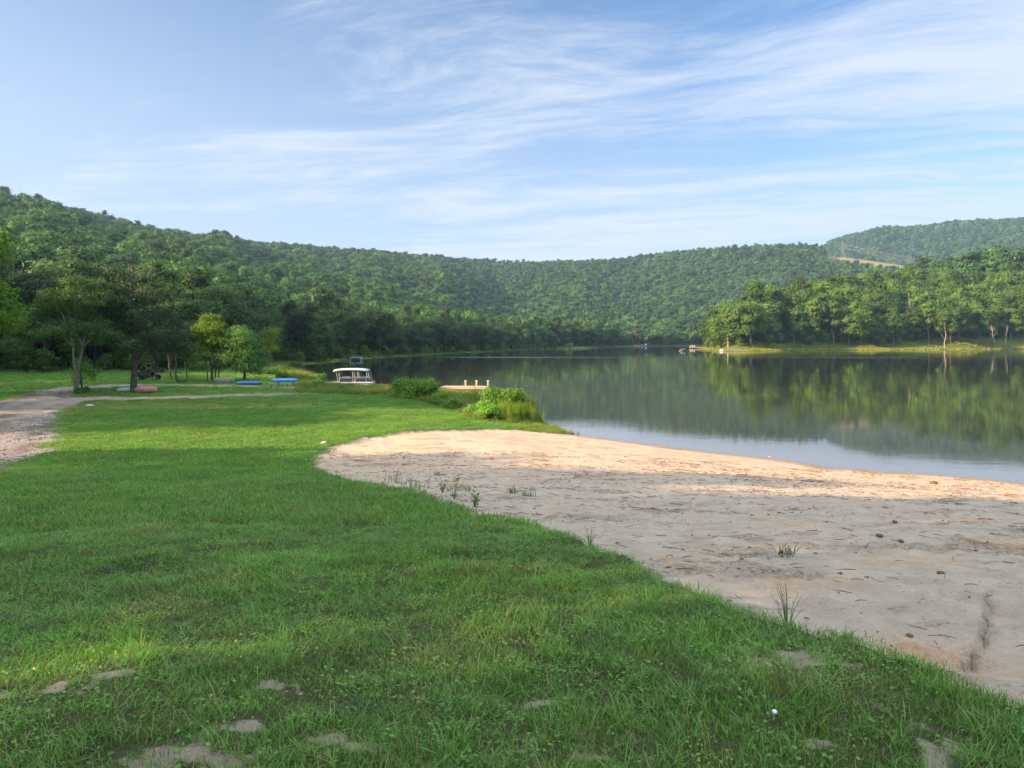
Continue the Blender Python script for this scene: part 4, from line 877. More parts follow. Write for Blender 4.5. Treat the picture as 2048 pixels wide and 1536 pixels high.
# kayaks and small boats
def hull(name, label, px, v, L, B, Hh, mat, rz, flip=True, zoff=0., trim=None, bow=.5, cat='kayak'):
    x_, y_ = PW(px, v); t = thing(name, label, cat, (x_, y_, G(x_, y_) + zoff), rz); rings = []
    for i in range(17):
        f = i / 16 * 2 - 1; wv = B / 2 * (1 - abs(f) ** 2.6) ** .8 + .015; hv = Hh * (1 - .35 * abs(f) ** 3); row = []
        for j in range(14):
            a_ = 2 * math.pi * j / 14; cx_, sz_ = math.cos(a_), math.sin(a_)
            zt = (sz_ * .5 + .5) * hv if sz_ > 0 else (.5 + sz_ * .5 * (.95)) * hv
            row.append((f * L / 2, wv * cx_ * (1 if sz_ < .2 else .88), zt + .12 * abs(f) ** 4 * bow))
        rings.append(row)
    mb = MB(); mb.loft(rings); mb.build('hull', mat, t, True)
    mb = MB(); mb.tube([(-L * .44, 0, Hh * .9), (-L * .2, 0, Hh * 1.0), (L * .2, 0, Hh * 1.0), (L * .44, 0, Hh * .9)], .022, 6); mb.build('keel', trim or mat, t, True)
    for sx in (-1, 1): mb = MB(); mb.tube([(sx * L * .46, 0, Hh * .66), (sx * L * .485, 0, Hh * .8), (sx * L * .5, 0, Hh * .66)], .015, 6); mb.build('grab_handle', MAT['black'], t, True)
    mb = MB(); mb.tube([(f * L / 2, sy * (B / 2 * (1 - abs(f) ** 2.6) ** .8 + .02), .12 + .1 * abs(f) ** 4) for sy in (-1,) for f in np.linspace(-.97, .97, 13)], .02, 6); mb.build('gunwale', trim or mat, t, True)
    return t
hull('upturned_kayak', 'pale mint white upturned kayak lying left of the dark trunk', 256, 784, 1.9, .7, .42, MAT['mint'], R(38))
hull('upturned_kayak', 'faded pink upturned kayak lying right of the dark trunk', 292, 785, 1.9, .85, .58, MAT['pink'], R(30))
hull('upturned_kayak', 'deep blue kayak lying flat on the grass beyond the thin road', 498, 770, 3.0, .8, .38, MAT['blue2'], R(-6))
rx_, ry_ = PW(570, 772); rg_ = G(rx_, ry_)
hull('upturned_boat', 'bright blue upturned rowing boat lying across a wooden trestle', 569, 772, 2.85, 1.15, .42, MAT['blue'], R(7), zoff=.42, cat='boat')
t = thing('trestle', 'low wooden trestle carrying the bright blue upturned boat', 'trestle', (rx_, ry_, rg_), R(4))
for xx in (-.7, .85): mb = MB(); mb.box((xx, 0, .375), (.12, 1.1, .07)); mb.build('crossbar', MAT['woodg'], t)
for xx in (-.7, .85):
    for yy in (-.45, .45): mb = MB(); mb.box((xx, yy, .16), (.1, .1, .40)); mb.build('leg', MAT['woodg'], t)
t = thing('bench', 'low grey plank bench on the grass in front of the blue boat', 'bench', (rx_ + .1, ry_ - 2.2, G(rx_ + .1, ry_ - 2.2)), R(2))
mb = MB(); [mb.box((0, -.12 + .13 * k, .3), (2.3, .12, .05)) for k in range(3)]; mb.build('seat', MAT['woodg'], t)
for xx in (-.8, .8): mb = MB(); mb.box((xx, 0, .13), (.1, .36, .28)); mb.build('leg', MAT['woodg'], t)
# utility cart (side-by-side)
ux, uy = PW(297, 761); t = thing('utility_cart', 'black two row utility vehicle with cargo bed parked on the lawn', 'utility vehicle', (ux, uy, G(ux, uy)), R(8)); t.scale = (.9, 1, 1.05)
for xx in (-1.05, 1.0):
    for yy in (-.62, .62):
        mb = MB(); mb.tube([(xx, yy - .13, .33), (xx, yy - .11, .33), (xx, yy + .11, .33), (xx, yy + .13, .33)], [.27, .33, .33, .27], 20); wh = mb.build('wheel', MAT['rubber'], t, False)
        mb = MB(); mb.tube([(xx, yy - .14, .33), (xx, yy + .14, .33)], [.15, .15], 12); mb.build('rim', MAT['steel'], wh)
mb = MB(); mb.loft([[(-1.45, s_ * .5, z_) for s_, z_ in ((-1, .5), (1, .5), (1, .8), (-1, .8))], [(-1.2, s_ * .62, z_) for s_, z_ in ((-1, .42), (1, .42), (1, .98), (-1, .98))], [(-.7, s_ * .66, z_) for s_, z_ in ((-1, .35), (1, .35), (1, 1.05), (-1, 1.05))]]); mb.build('hood', MAT['black'], t)
mb = MB(); mb.box((.0, 0, .46), (1.9, 1.25, .30)); mb.build('chassis', MAT['black'], t)
for yy in (-.64, .64):
    for xx in (-.38, .25): mb = MB(); mb.box((xx, yy, .78), (.56, .05, .5)); mb.build('door', MAT['black'], t)
mb = MB(); mb.box((1.15, 0, .98), (1.25, 1.35, .08)); mb.box((1.15, -.66, 1.12), (1.25, .05, .3)); mb.box((1.15, .66, 1.12), (1.25, .05, .3)); mb.box((1.76, 0, 1.12), (.05, 1.3, .3)); mb.box((.54, 0, 1.12), (.05, 1.3, .3)); mb.build('cargo_bed', MAT['black'], t)
mb = MB(); mb.box((1.75, -.4, .85), (.04, .2, .1)); mb.build('tail_light', MAT['red'], t); mb = MB(); mb.box((1.75, .4, .85), (.04, .2, .1)); mb.build('tail_light', MAT['red'], t)
for xx in (-.25, .3):
    mb = MB(); mb.box((xx, 0, .68), (.46, 1.15, .16)); st_ = mb.build('seat', MAT['black'], t); mb = MB(); mb.box((xx + .22, 0, 1.0), (.12, 1.15, .5), (0, R(10), 0)); mb.build('backrest', MAT['black'], st_)
mb = MB()
for yy in (-.6, .6): mb.tube([(-.85, yy, 1.0), (-.5, yy, 1.85), (.62, yy, 1.88), (.72, yy, .6)], .055, 8); mb.tube([(.08, yy, .5), (.08, yy, 1.87)], .05, 8)
for xx, z_ in ((-.5, 1.85), (.62, 1.88)): mb.tube([(xx, -.6, z_), (xx, .6, z_)], .035, 8)
mb.build('roll_cage', MAT['black'], t, True)
mb = MB(); mb.box((.05, 0, 1.92), (1.4, 1.35, .09)); mb.build('roof', MAT['black'], t)
mb = MB(); mb.tube([(-.62, -.3, 1.2), (-.75, -.3, 1.0)], .02); mb.loft([[(-.62 + .02 * k, -.3 + .16 * math.cos(a_), 1.2 + .16 * math.sin(a_)) for a_ in np.linspace(0, 6.28, 12, endpoint=False)] for k in (0, 1)]); mb.build('steering_wheel', MAT['rubber'], t)
for yy in (-.4, .4): mb = MB(); mb.tube([(-1.47, yy, .72), (-1.42, yy, .72)], [.08, .1], 12); mb.build('headlight', MAT['glass'], t)
# small wheeled trailer on the lawn
tx, ty = PW(361, 765.5); t = thing('hand_trailer', 'small black two wheeled trailer frame standing on the grass', 'trailer', (tx, ty, G(tx, ty)), R(20)); t.scale = (.75, .75, .75)
for xx in (-.38, .55):
    mb = MB(); mb.tube([(xx, -.08, .26), (xx, .08, .26)], [.26, .26], 18); wh = mb.build('wheel', MAT['rubber'], t); mb = MB(); mb.tube([(xx, -.1, .26), (xx, .1, .26)], [.09, .09], 10); mb.build('hub', MAT['steel'], wh)
mb = MB(); mb.tube([(-.38, 0, .26), (.55, 0, .26)], .03); mb.tube([(.1, 0, .28), (-.2, 0, .75), (-.3, 0, .95)], .03); mb.box((.08, 0, .36), (.5, .4, .06)); mb.build('frame', MAT['black'], t)
tx, ty = PW(331, 762.5); t = thing('fallen_branch', 'dark forked branch lying on the grass beside the utility vehicle', 'branch', (tx, ty, G(tx, ty)))
mb = MB(); mb.tube([(-.6, 0, .35), (-.2, 0, .12), (.3, 0, .06), (.9, .1, .1)], [.02, .05, .06, .03], 6); mb.tube([(-.1, 0, .1), (-.4, .2, .05)], [.04, .01], 5); mb.build('branch', MAT['bark'], t, True)
def rock(name, label, px, v, sx, sy, sz, mat, seed, group=None, xy=None, cat='rock', rz=None):
    rg = np.random.default_rng(seed); x_, y_ = PW(px, v) if xy is None else xy; V = []; nu, nv = 14, 8; 
    for j in range(nv):
        ph = math.pi * (j + .5) / nv
        for i in range(nu):
            th = 2 * math.pi * i / nu; d = np.array([math.sin(ph) * math.cos(th), math.sin(ph) * math.sin(th), math.cos(ph)])
            q_ = .78 + .45 * float(fbm(np.array([d[0] * 1.7 + seed * 3.1]), np.array([d[1] * 1.7 + d[2] * 1.3]), 3, seed)[0]); d = np.sign(d) * np.abs(d) ** .8 * q_
            V.append((d[0] * sx / 2, d[1] * sy / 2, max(d[2], -.5) * sz * .62 + sz * .28))
    mb = MB(); mb.loft([V[j * nu:(j + 1) * nu] for j in range(nv)]); o = mb.build(name, mat, None, False); o.location = (x_, y_, G(x_, y_) - .01); o.rotation_euler = (0, 0, rg.uniform(0, 6) if rz is None else rz); return tag(o, label, cat, group)
for k, (px, v, w_) in enumerate(((436, 766, 1.1), (448, 766.5, 1.5), (458, 766, 1.2))):
    rock('boulder', ('grey boulder at the left end of the row under the multi stem tree', 'largest grey boulder, middle of the row under the multi stem tree', 'grey boulder of the row nearest the flat blue kayak')[k], px, v, w_, .9, .62, MAT['stone'], 60 + k, rz=.1)
rock('flat_stone', 'flat pale stone lying at the road edge near the feathery tree', 179, 812, 1.0, .5, .14, MAT['pale_stone'], 70)
rock('flat_stone', 'pale stone at the turf lip on the far curve of the beach', 648, 887, .32, .25, .10, MAT['pale_stone'], 71)
rock('flat_stone', 'pale flat stone half buried where turf and beach meet at the inner corner', 612, 917, .34, .2, .08, MAT['pale_stone'], 72)
for k, (px, v, s_, lb) in enumerate(((1801, 1062, .09, 'rounded brown clod on the dry sand, right one of the upper pair'), (1759, 1058, .08, 'brown clod on the dry sand, left one of the upper pair'), (1882, 1124, .07, 'brown clod on the sand beside two crumbs'),
        (1820, 1227, .05, 'reddish clod on the rim of the washed out hollow'), (1790, 1034, .09, 'dark lump of sand with dead leaves'), (1680, 1120, .045, 'small dark red leaf clump on the sand'), (1733, 1126, .05, 'flat brown clump left of the longer brown flakes'),
        (1497, 1206, .04, 'reddish stone at the turf edge near the thin grey weed'), (1540, 916, .28, 'pale stone standing on the waterline'), (1867, 963, .3, 'small brown heap of sand on the waterline'))):
    rock('sand_clod' if k not in (7, 8) else 'small_stone', lb, px, v, s_, s_ * .7, s_ * .38, MAT['brown_stone'] if k not in (8,) else MAT['wood'], 80 + k, cat='clod' if k not in (7, 8) else 'stone')
# crumpled bottle-like litter and a pale disc in the grass
lx, ly = PW(890, 1009); mb = MB(); mb.tube([(-.09, 0, .04), (-.06, .01, .05), (0, .02, .045), (.05, .0, .055), (.08, -.01, .05), (.10, -.01, .05)], [.02, .045, .036, .047, .03, .012], 9); o = mb.build('crumpled_wrapper', MAT['film'], None, False, (lx, ly, G(lx, ly))); tag(o, 'crumpled pale blue plastic wrapper at the turf edge of the beach', 'litter')
lx, ly = PW(1549, 1448); mb = MB(); mb.tube([(0, 0, 0), (0, 0, .004), (0, 0, .009)], [.010, .011, .008], 14); o = mb.build('pale_disc', MAT['white'], None, False, (lx, ly, G(lx, ly) + .05)); o.rotation_euler = (.5, 0, 0); tag(o, 'small white round disc lying in the foreground grass', 'litter')
# far dock, far house, far pier, kayaker
fx, fy = at(1280, 692.6, 0); t = thing('far_dock', 'pale dock with chairs on the far shore below the grey trunk', 'dock', (fx, fy, 0))
mb = MB(); mb.box((0, 0, .7), (11.5, 4, .5)); mb.build('deck', MAT['wood'], t)
for xx in (-4.5, -1.5, 1.6): mb = MB(); mb.box((xx, 0, 1.25), (.9, .9, .5)); mb.box((xx + .35, 0, 1.7), (.12, .9, .7)); mb.build('chair', MAT['orange'] if xx < 1 else MAT['white'], t)
mb = MB(); mb.box((5, 0, 1.6), (1.6, 2, 1.3)); mb.build('storage_box', MAT['white'], t)
for xx in (-5.4, 0, 5.4): mb = MB(); mb.box((xx, -1.8, 0), (.3, .3, 1.4)); mb.build('pile', MAT['wood'], t)
fx, fy = at(1396, 697, 0, depth=470); t = thing('fishing_pier', 'low pale pier with a railed end at the tip of the right point', 'pier', (fx, fy, 0))
mb = MB(); mb.box((0, 0, .75), (11, 2.4, .45)); mb.build('deck', MAT['wood'], t)
for xx in (-5.2, -3.8, -2.4): 
    mb = MB(); mb.box((xx, -.9, 1.5), (.22, .22, 1.2)); mb.build('post', MAT['white'], t)
mb = MB(); mb.box((-3.8, -.9, 2.0), (3.0, .12, .18)); mb.box((-3.8, -.9, 1.5), (3.0, .12, .12)); mb.build('rail', MAT['white'], t)
for xx in (-4, 0, 4): mb = MB(); mb.box((xx, -.9, 0), (.3, .3, 1.2)); mb.build('pile', MAT['wood'], t)
fx, fy = at(1462, 702.3, 0); t = thing('shore_jetty', 'low stone and timber jetty along the clearing of the right point', 'jetty', (fx, fy - 3, 0), R(-5))
mb = MB(); mb.box((-5.4, 0, .55), (1.6, 1.6, 1.1), taper=.9); mb.build('end_block', MAT['pale_stone'], t)
mb = MB(); mb.box((1, 0, .35), (13, 1.4, .3)); mb.build('deck', MAT['woodg'], t)
for xx in (-3, 0, 3, 6): mb = MB(); mb.box((xx, -.4, .25), (.4, .4, .9)); mb.build('pile', MAT['woodg'], t)
def picnic(px, v, lb, depth):
    x_, y_ = at(px, v, None, depth); t = thing('picnic_table', lb, 'picnic table', (x_, y_, G(x_, y_)), random.uniform(-.3, .3))
    mb = MB(); mb.box((0, 0, .75), (1.9, .8, .08)); mb.build('table_top', MAT['wood'], t)
    for yy in (-.75, .75): mb = MB(); mb.box((0, yy, .45), (1.9, .3, .06)); mb.build('seat', MAT['wood'], t)
    for xx in (-.7, .7): mb = MB(); mb.box((xx, 0, .42), (.1, 1.5, .1)); mb.box((xx, 0, .36), (.1, .5, .72)); mb.build('leg', MAT['wood'], t)
picnic(1498, 0, 'brown picnic table on the clearing, nearer the tip of the point', 384); picnic(1514, 0, 'brown picnic table in the middle of the clearing under the trees', 390); picnic(1531, 0, 'brown picnic table on the clearing, nearest the dark wood', 386)
hx_, hy_ = at(1237, 688, None, 660); t = thing('lake_house', 'low dark roofed house half hidden in the trees of the far shore', 'house', (hx_, hy_, G(hx_, hy_)), R(5))
mb = MB(); mb.box((0, 0, 1.4), (11, 6, 2.8)); mb.build('wall', MAT['siding'], t)
mb = MB(); mb.add([(-6, -3.6, 2.8), (6, -3.6, 2.8), (6, 3.6, 2.8), (-6, 3.6, 2.8), (-6, 0, 5.0), (6, 0, 5.0)], [(0, 1, 5, 4), (2, 3, 4, 5), (0, 4, 3), (1, 2, 5), (3, 2, 1, 0)]); mb.build('roof', MAT['roofing'], t)
for xx in (-3.5, 0, 3.5): 
    mb = MB(); mb.box((xx, -3.02, 1.5), (1.4, .06, 1.1)); wn = mb.build('window', MAT['glass'], t); mb = MB(); [mb.box((xx + dx, -3.05, 1.5), (.1, .06, 1.3)) for dx in (-.75, .75)]; mb.build('frame', MAT['white'], wn)
kx, ky = at(1363, 703, 0, depth=360)
t = thing('kayak', 'small pale kayak on open water off the tip of the point', 'kayak', (kx, ky, 0), R(62)); rings = []
for i in range(13):
    f = i / 12 * 2 - 1; wv = .38 * (1 - abs(f) ** 2.2) ** .8 + .02; rings.append([(f * 1.9, wv * math.cos(a_), .16 + .17 * math.sin(a_) + .12 * abs(f) ** 3) for a_ in np.linspace(0, 6.283, 12, endpoint=False)])
mb = MB(); mb.loft(rings); mb.build('hull', MAT['orange'], t, True)
def skinned(name, verts, edges, radii, mat, parent=None, loc=(0, 0, 0), rz=0):
    me = bpy.data.meshes.new(name); me.from_pydata(verts, edges, []); me.materials.append(mat); o = link(name, me, parent)
    o.modifiers.new('skin', 'SKIN'); sv = me.skin_vertices[0].data if len(me.skin_vertices) else None
    if sv is None:
        bpy.context.view_layer.objects.active = o; bpy.ops.object.modifier_remove(modifier='skin'); bpy.ops.object.modifier_add(type='SKIN'); sv = me.skin_vertices[0].data
    for i, r_ in enumerate(radii): sv[i].radius = (r_, r_)
    sv[0].use_root = True; m_ = o.modifiers.new('sub', 'SUBSURF'); m_.levels = 2; m_.render_levels = 2; o.location = loc; o.rotation_euler = (0, 0, rz); return o
BV = [(0, 0, .30), (0, 0, .52), (.02, 0, .76), (.02, 0, .88), (.03, 0, 1.0), (.03, 0, 1.12), (0, .2, .80), (.12, .36, .58), (.38, .30, .56), (0, -.2, .80), (.12, -.36, .58), (.38, -.30, .66), (.38, .13, .42), (.75, .12, .30), (.38, -.13, .42), (.75, -.12, .30)]
BE = [(0, 1), (1, 2), (2, 3), (3, 4), (4, 5), (2, 6), (6, 7), (7, 8), (2, 9), (9, 10), (10, 11), (0, 12), (12, 13), (0, 14), (14, 15)]
BR = [.16, .14, .13, .06, .10, .08, .065, .05, .04, .065, .05, .04, .08, .06, .08, .06]
pb = skinned('person', BV, BE, BR, MAT['skin'], None, (kx, ky, .05), R(62)); tag(pb, 'person in a pale red top paddling the small kayak', 'person')
skinned('shirt', [(0, 0, .30), (0, 0, .52), (.02, 0, .77), (0, .2, .80), (.08, .30, .68), (0, -.2, .80), (.08, -.30, .68)], [(0, 1), (1, 2), (2, 3), (3, 4), (2, 5), (5, 6)], [.185, .165, .15, .085, .075, .085, .075], MAT['shirt'], pb)
o = skinned('hat', [(.02, 0, 1.10), (.03, 0, 1.2)], [(0, 1)], [.13, .09], MAT['white'], pb)
mb = MB(); mb.tube([(0, -1.0, .95), (0, 1.0, .25)], .018, 6); mb.box((0, -1.12, 1.0), (.03, .4, .18), (R(-19), 0, 0)); mb.box((0, 1.12, .2), (.03, .4, .18), (R(-19), 0, 0)); o = mb.build('paddle', MAT['white'], None); o.location = (kx + math.cos(R(62)) * .42, ky + math.sin(R(62)) * .42, .02); o.rotation_euler = (0, 0, R(62)); tag(o, 'white double bladed paddle held across the small kayak', 'paddle')
# power line over the ridge clearing
pa = 1686; pr_ = rr_of(_az(pa)) - 30; pxx, pyy = math.sin(R(_az(pa))) * pr_, math.cos(R(_az(pa))) * pr_; pz = G(pxx, pyy)
def pylon(x_, y_, z_, lb, hh=36):
    t = thing('power_pylon', lb, 'pylon', (x_, y_, z_ - .3), R(20)); mb = MB(); lv = [(0, 3.6), (10, 2.4), (20, 1.4), (29, .8), (hh, .25)]
    for (za, wa), (zb, wb) in zip(lv, lv[1:]):
        for sx, sy in ((1, 1), (1, -1), (-1, -1), (-1, 1)): mb.tube([(wa * sx, wa * sy, za), (wb * sx, wb * sy, zb)], .13, 5)
        for (s0, s1) in (((1, 1), (1, -1)), ((1, -1), (-1, -1)), ((-1, -1), (-1, 1)), ((-1, 1), (1, 1))):
            mb.tube([(wa * s0[0], wa * s0[1], za), (wb * s1[0], wb * s1[1], zb)], .06, 4); mb.tube([(wa * s1[0], wa * s1[1], za), (wb * s0[0], wb * s0[1], zb)], .06, 4)
    mb.build('tower_frame', MAT['steel'], t)
    for z2, w2 in ((26, 6.5), (32, 5)):
        mb = MB(); mb.tube([(-w2, 0, z2), (0, 0, z2 + 1.2), (w2, 0, z2)], .18, 5); mb.tube([(-w2, 0, z2), (w2, 0, z2)], .18, 5); ca = mb.build('crossarm', MAT['steel'], t)
        for sx in (-1, 1): mb = MB(); mb.tube([(sx * w2, 0, z2), (sx * w2, 0, z2 - 1.6)], .14, 6); mb.build('insulator', MAT['white'], ca)
    return t
pylon(pxx, pyy, pz, 'lattice power pylon on the crest of the ridge clearing')
er = 900.; ea = R(_az(1905)); ex, ey, ez = math.sin(ea) * er, math.cos(ea) * er, (HV - 530) / F * er * math.cos(ea) + CAMZ
for k, (dx, dz, lb) in enumerate(((-6, 24.2, 'lowest near power cable running down from the ridge pylon'), (6, 24.2, 'lower far power cable running down from the ridge pylon'), (-4.6, 30.2, 'upper near power cable running down from the ridge pylon'), (4.6, 30.2, 'upper far power cable running down from the ridge pylon'))):
    mb = MB(); pts = []
    for i in range(25):
        f = i / 24; pts.append((pxx + dx * .5 + (ex + dx - pxx) * f, pyy + (ey - pyy) * f, pz + dz - .2 + (ez + (dz - 27) * .6 - pz - dz) * f - 3 * 4 * f * (1 - f)))
    mb.tube(pts, .09, 5); o = mb.build('power_cable', MAT['steel'], None); tag(o, lb, 'cable', 'power cables over the clearing')

# ------------------------------------------------------------------ grass and weeds
def tuft(seed, n, rad_, hmin, hmax, wid, lean=.6, curl=.5):
    rg = np.random.default_rng(seed); V, Q, T, H_ = [], [], [], []
    a_ = rg.uniform(0, 6.28, n); rr_ = rad_ * np.sqrt(rg.uniform(0, 1, n)); bx, by = rr_ * np.cos(a_), rr_ * np.sin(a_); h = rg.uniform(hmin, hmax, n); d = rg.uniform(0, 6.28, n)
    ln = h * lean * np.abs(rg.normal(.5, .4, n)); wv = wid * rg.uniform(.6, 1.3, n); dx, dy = np.cos(d), np.sin(d); px, py = -dy, dx
    lv = [(0, 1.0, 0.), (.45, .85, .3), (.8, .5, .72), (1., .06, 1.)]
    rows = []
    for (f, w_, l_) in lv:
        z_ = h * f * (1 - .25 * curl * l_); X_ = bx + dx * ln * l_ ** 1.3; Y_ = by + dy * ln * l_ ** 1.3
        rows.append(np.stack([X_ - px * wv * w_, Y_ - py * wv * w_, z_], -1)); rows.append(np.stack([X_ + px * wv * w_, Y_ + py * wv * w_, z_], -1))
    V = np.stack(rows, 1).reshape(-1, 3); b0 = np.arange(n) * 8
    Q = np.concatenate([np.stack([b0 + 2 * k, b0 + 2 * k + 1, b0 + 2 * k + 3, b0 + 2 * k + 2], -1) for k in range(3)])
    T = np.repeat(rg.uniform(0, 1, n), 8); H_ = np.tile(np.repeat([0, .45, .8, 1.], 2), n); return V, Q, T, np.zeros(len(Q), int), H_
def rosette(seed, n=16, rad_=.06, ls=.018):                 # small broad-leaved lawn weed
    rg = np.random.default_rng(seed); C = np.stack([rg.normal(0, rad_, n), rg.normal(0, rad_, n), rg.uniform(.015, .05, n)], -1); V, Q, t = leaf_quads(C, np.tile([0, 0, 1.], (n, 1)), ls, rg, .7, .4)
    return V, Q, t, np.zeros(len(Q), int), np.full(len(V), .6)
def in_view(x, y, m=1.0): return (np.abs(x) < .735 * y + m) & (y > 1.5)
def lawn_points(y0, y1, dens, xmin=-1e9, xmax=1e9, edge=.0):
    W = .735 * y1 + 1; n = int(dens * 2 * W * (y1 - y0)); x = rng.uniform(-W, W, n); y = rng.uniform(y0, y1, n); k = in_view(x, y) & (x > xmin) & (x < xmax); x, y = x[k], y[k]
    ss, rd_, ba = masks(x, y); sl_ = sdf(x, y, LAKE)
    pr_ = (ss < edge + .02) & (rd_ < rng.uniform(-.6, .5, len(x))) & (ba < rng.uniform(-.25, .85, len(x))) & (sl_ > .3) & (np.exp(-((y - 56 - .05 * x) / 2.2) ** 2) * smooth(-10, -16, x) * .8 < rng.uniform(0, 1, len(x))); return x[pr_], y[pr_]
def gscat(name, x, y, protos, smin, smax, mat, clumpy=.0, tilt=.12):
    n = len(x); S = rng.uniform(smin, smax, n)
    hvar = .42 + .68 * fbm(x * .9, y * .9, 3, 201) + clumpy * (vnoise(x * 3.1, y * 3.1, 203) - .5)
    scl = np.stack([S, S, S * hvar], -1); rot = np.stack([rng.normal(0, tilt, n), rng.normal(0, tilt, n), rng.uniform(0, 6.28, n)], -1)
    return scatter(name, protos, np.stack([x, y, gsurf(x, y) - .004], -1), rot, scl, [mat])
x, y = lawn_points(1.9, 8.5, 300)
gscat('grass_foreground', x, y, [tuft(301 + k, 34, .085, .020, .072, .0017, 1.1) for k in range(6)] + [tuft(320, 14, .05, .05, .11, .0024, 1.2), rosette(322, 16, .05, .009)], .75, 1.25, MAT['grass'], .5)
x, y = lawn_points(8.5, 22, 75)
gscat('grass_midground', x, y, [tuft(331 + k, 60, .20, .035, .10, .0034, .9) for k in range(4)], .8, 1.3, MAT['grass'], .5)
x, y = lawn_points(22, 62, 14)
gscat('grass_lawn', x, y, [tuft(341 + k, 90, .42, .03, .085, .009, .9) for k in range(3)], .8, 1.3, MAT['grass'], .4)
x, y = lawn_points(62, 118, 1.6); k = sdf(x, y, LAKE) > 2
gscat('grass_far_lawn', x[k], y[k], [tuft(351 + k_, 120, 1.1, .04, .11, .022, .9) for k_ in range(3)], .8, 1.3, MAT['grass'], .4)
# longer fringe hanging over the beach edge
ex_, ey_ = [], []
for (ax_, ay_), (bx2, by2) in zip(SAND[:25], SAND[1:25]):
    L_ = math.hypot(bx2 - ax_, by2 - ay_); n = int(L_ * 16); f = rng.random(n); nx_, ny_ = -(by2 - ay_) / L_, (bx2 - ax_) / L_; o_ = rng.uniform(-.3, .12, n)
    ex_.append(ax_ + (bx2 - ax_) * f + nx_ * o_); ey_.append(ay_ + (by2 - ay_) * f + ny_ * o_)
x, y = np.concatenate(ex_), np.concatenate(ey_); ss, _, _ = masks(x, y); k = (ss < .05) & (ss > -.3)
gscat('grass_fringe', x[k], y[k], [tuft(361 + q_, 14, .07, .05, .15, .0028, 1.0) for q_ in range(3)], .7, 1.25, MAT['grass'], .5)
# tall grass and reeds on the banks
def band(xr, yr, n, s0, s1, extra=None):
    x = rng.uniform(*xr, n); y = rng.uniform(*yr, n); sl_ = sdf(x, y, LAKE); k = (sl_ > s0) & (sl_ < s1 * (.5 + fbm(x * .6, y * .6, 2, 221)))
    if extra is not None: k &= extra(x, y)
    return x[k], y[k], sl_[k]
tall = [tuft(371 + k, 60, .35, .25, .75, .010, .7) for k in range(3)]
x, y, sl_ = band((-52, 5), (42, 160), 60000, -.2, 3.4, lambda x, y: (y < 112) | (x > -48))
S = np.where(y < 55, rng.uniform(.5, 1.0, len(x)), rng.uniform(.9, 1.9, len(x))); S = np.where((x > .2) & (y < 49), S * .55, S); S = np.where((x > -12) & (x < -.5) & (y > 64) & (y < 84), S * .42, S); S = np.where((x > -27) & (x <= -12) & (y > 76) & (y < 94), S * .5, S)
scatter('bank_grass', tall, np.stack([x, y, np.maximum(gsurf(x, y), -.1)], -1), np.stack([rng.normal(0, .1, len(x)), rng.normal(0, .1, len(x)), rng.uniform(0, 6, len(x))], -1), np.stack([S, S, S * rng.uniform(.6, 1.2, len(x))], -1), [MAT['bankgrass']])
MAT['sunny_bank'] = grassmat('sunny_bank', (.17, .26, .03), (.28, .36, .06), (.36, .40, .10), (.42, .30, .12), .6)
x, y, sl_ = band((100, 330), (355, 450), 22000, -.3, 30)
S = rng.uniform(1.2, 2.6, len(x)); k = (x > 116) | (sl_ < 4); x, y, S = x[k], y[k], S[k]
scatter('far_bank_grass', [tuft(381, 70, .6, .2, .55, .04, .7)], np.stack([x, y, gsurf(x, y)], -1), np.stack([S * 0, S * 0, rng.uniform(0, 6, len(x))], -1), np.stack([S, S, S * .6], -1), [MAT['sunny_bank']])
x, y, sl_ = band((-48, 190), (158, 700), 60000, -.3, 5)
k = rng.random(len(x)) < .6; x, y = x[k], y[k]; S = rng.uniform(.9, 1.8, len(x))
scatter('far_shore_sedge', [tuft(383, 60, .6, .2, .6, .04, .7)], np.stack([x, y, np.maximum(gsurf(x, y), 0)], -1), np.stack([S * 0, S * 0, rng.uniform(0, 6, len(x))], -1), np.stack([S, S, S * .55], -1), [MAT['weed']])
# weeds filling the bank between the round shrub and the reeds, and below the pontoon boat
for nm_, pl_, n_, s0_, s1_ in (('bank_weeds', ((828, 801), (880, 812), (930, 828), (962, 843), (1000, 838), (1000, 806), (950, 792), (880, 786)), 9000, .45, 1.05), ('bank_undergrowth', ((590, 786), (690, 789), (800, 796), (800, 780), (700, 777), (600, 768)), 9000, .5, 1.15)):
    PL_ = [PW(*p) for p in pl_]; ax_ = np.array(PL_); x = rng.uniform(ax_[:, 0].min(), ax_[:, 0].max(), n_); y = rng.uniform(ax_[:, 1].min(), ax_[:, 1].max(), n_)
    k = inside(x, y, PL_) & (sdf(x, y, LAKE) > -.2) & (fbm(x * .9, y * .9, 3, 261) > rng.uniform(.3, .7, n_)); x, y = x[k], y[k]; n = len(x); S = rng.uniform(s0_, s1_, n)
    scatter(nm_, tall + [rosette(395, 40, .3, .07), rosette(396, 50, .25, .06)], np.stack([x, y, gsurf(x, y)], -1), np.stack([rng.normal(0, .12, n), rng.normal(0, .12, n), rng.uniform(0, 6, n)], -1), np.stack([S, S, S * rng.uniform(.6, 1.1, n)], -1), [MAT['bankgrass']])
shrub('low weedy shrub on the bank just right of the large round shrub', 878, 806, 34, 20, 'leaf_bush', 110, seed=21)
shrub('low shrub among brown grasses midway between the two big bank shrubs', 915, 817, 36, 20, 'leaf_bush', 110, seed=22)
shrub('low shrub just left of the small bright rounded shrub', 948, 830, 30, 22, 'leaf_near', 110, seed=23)
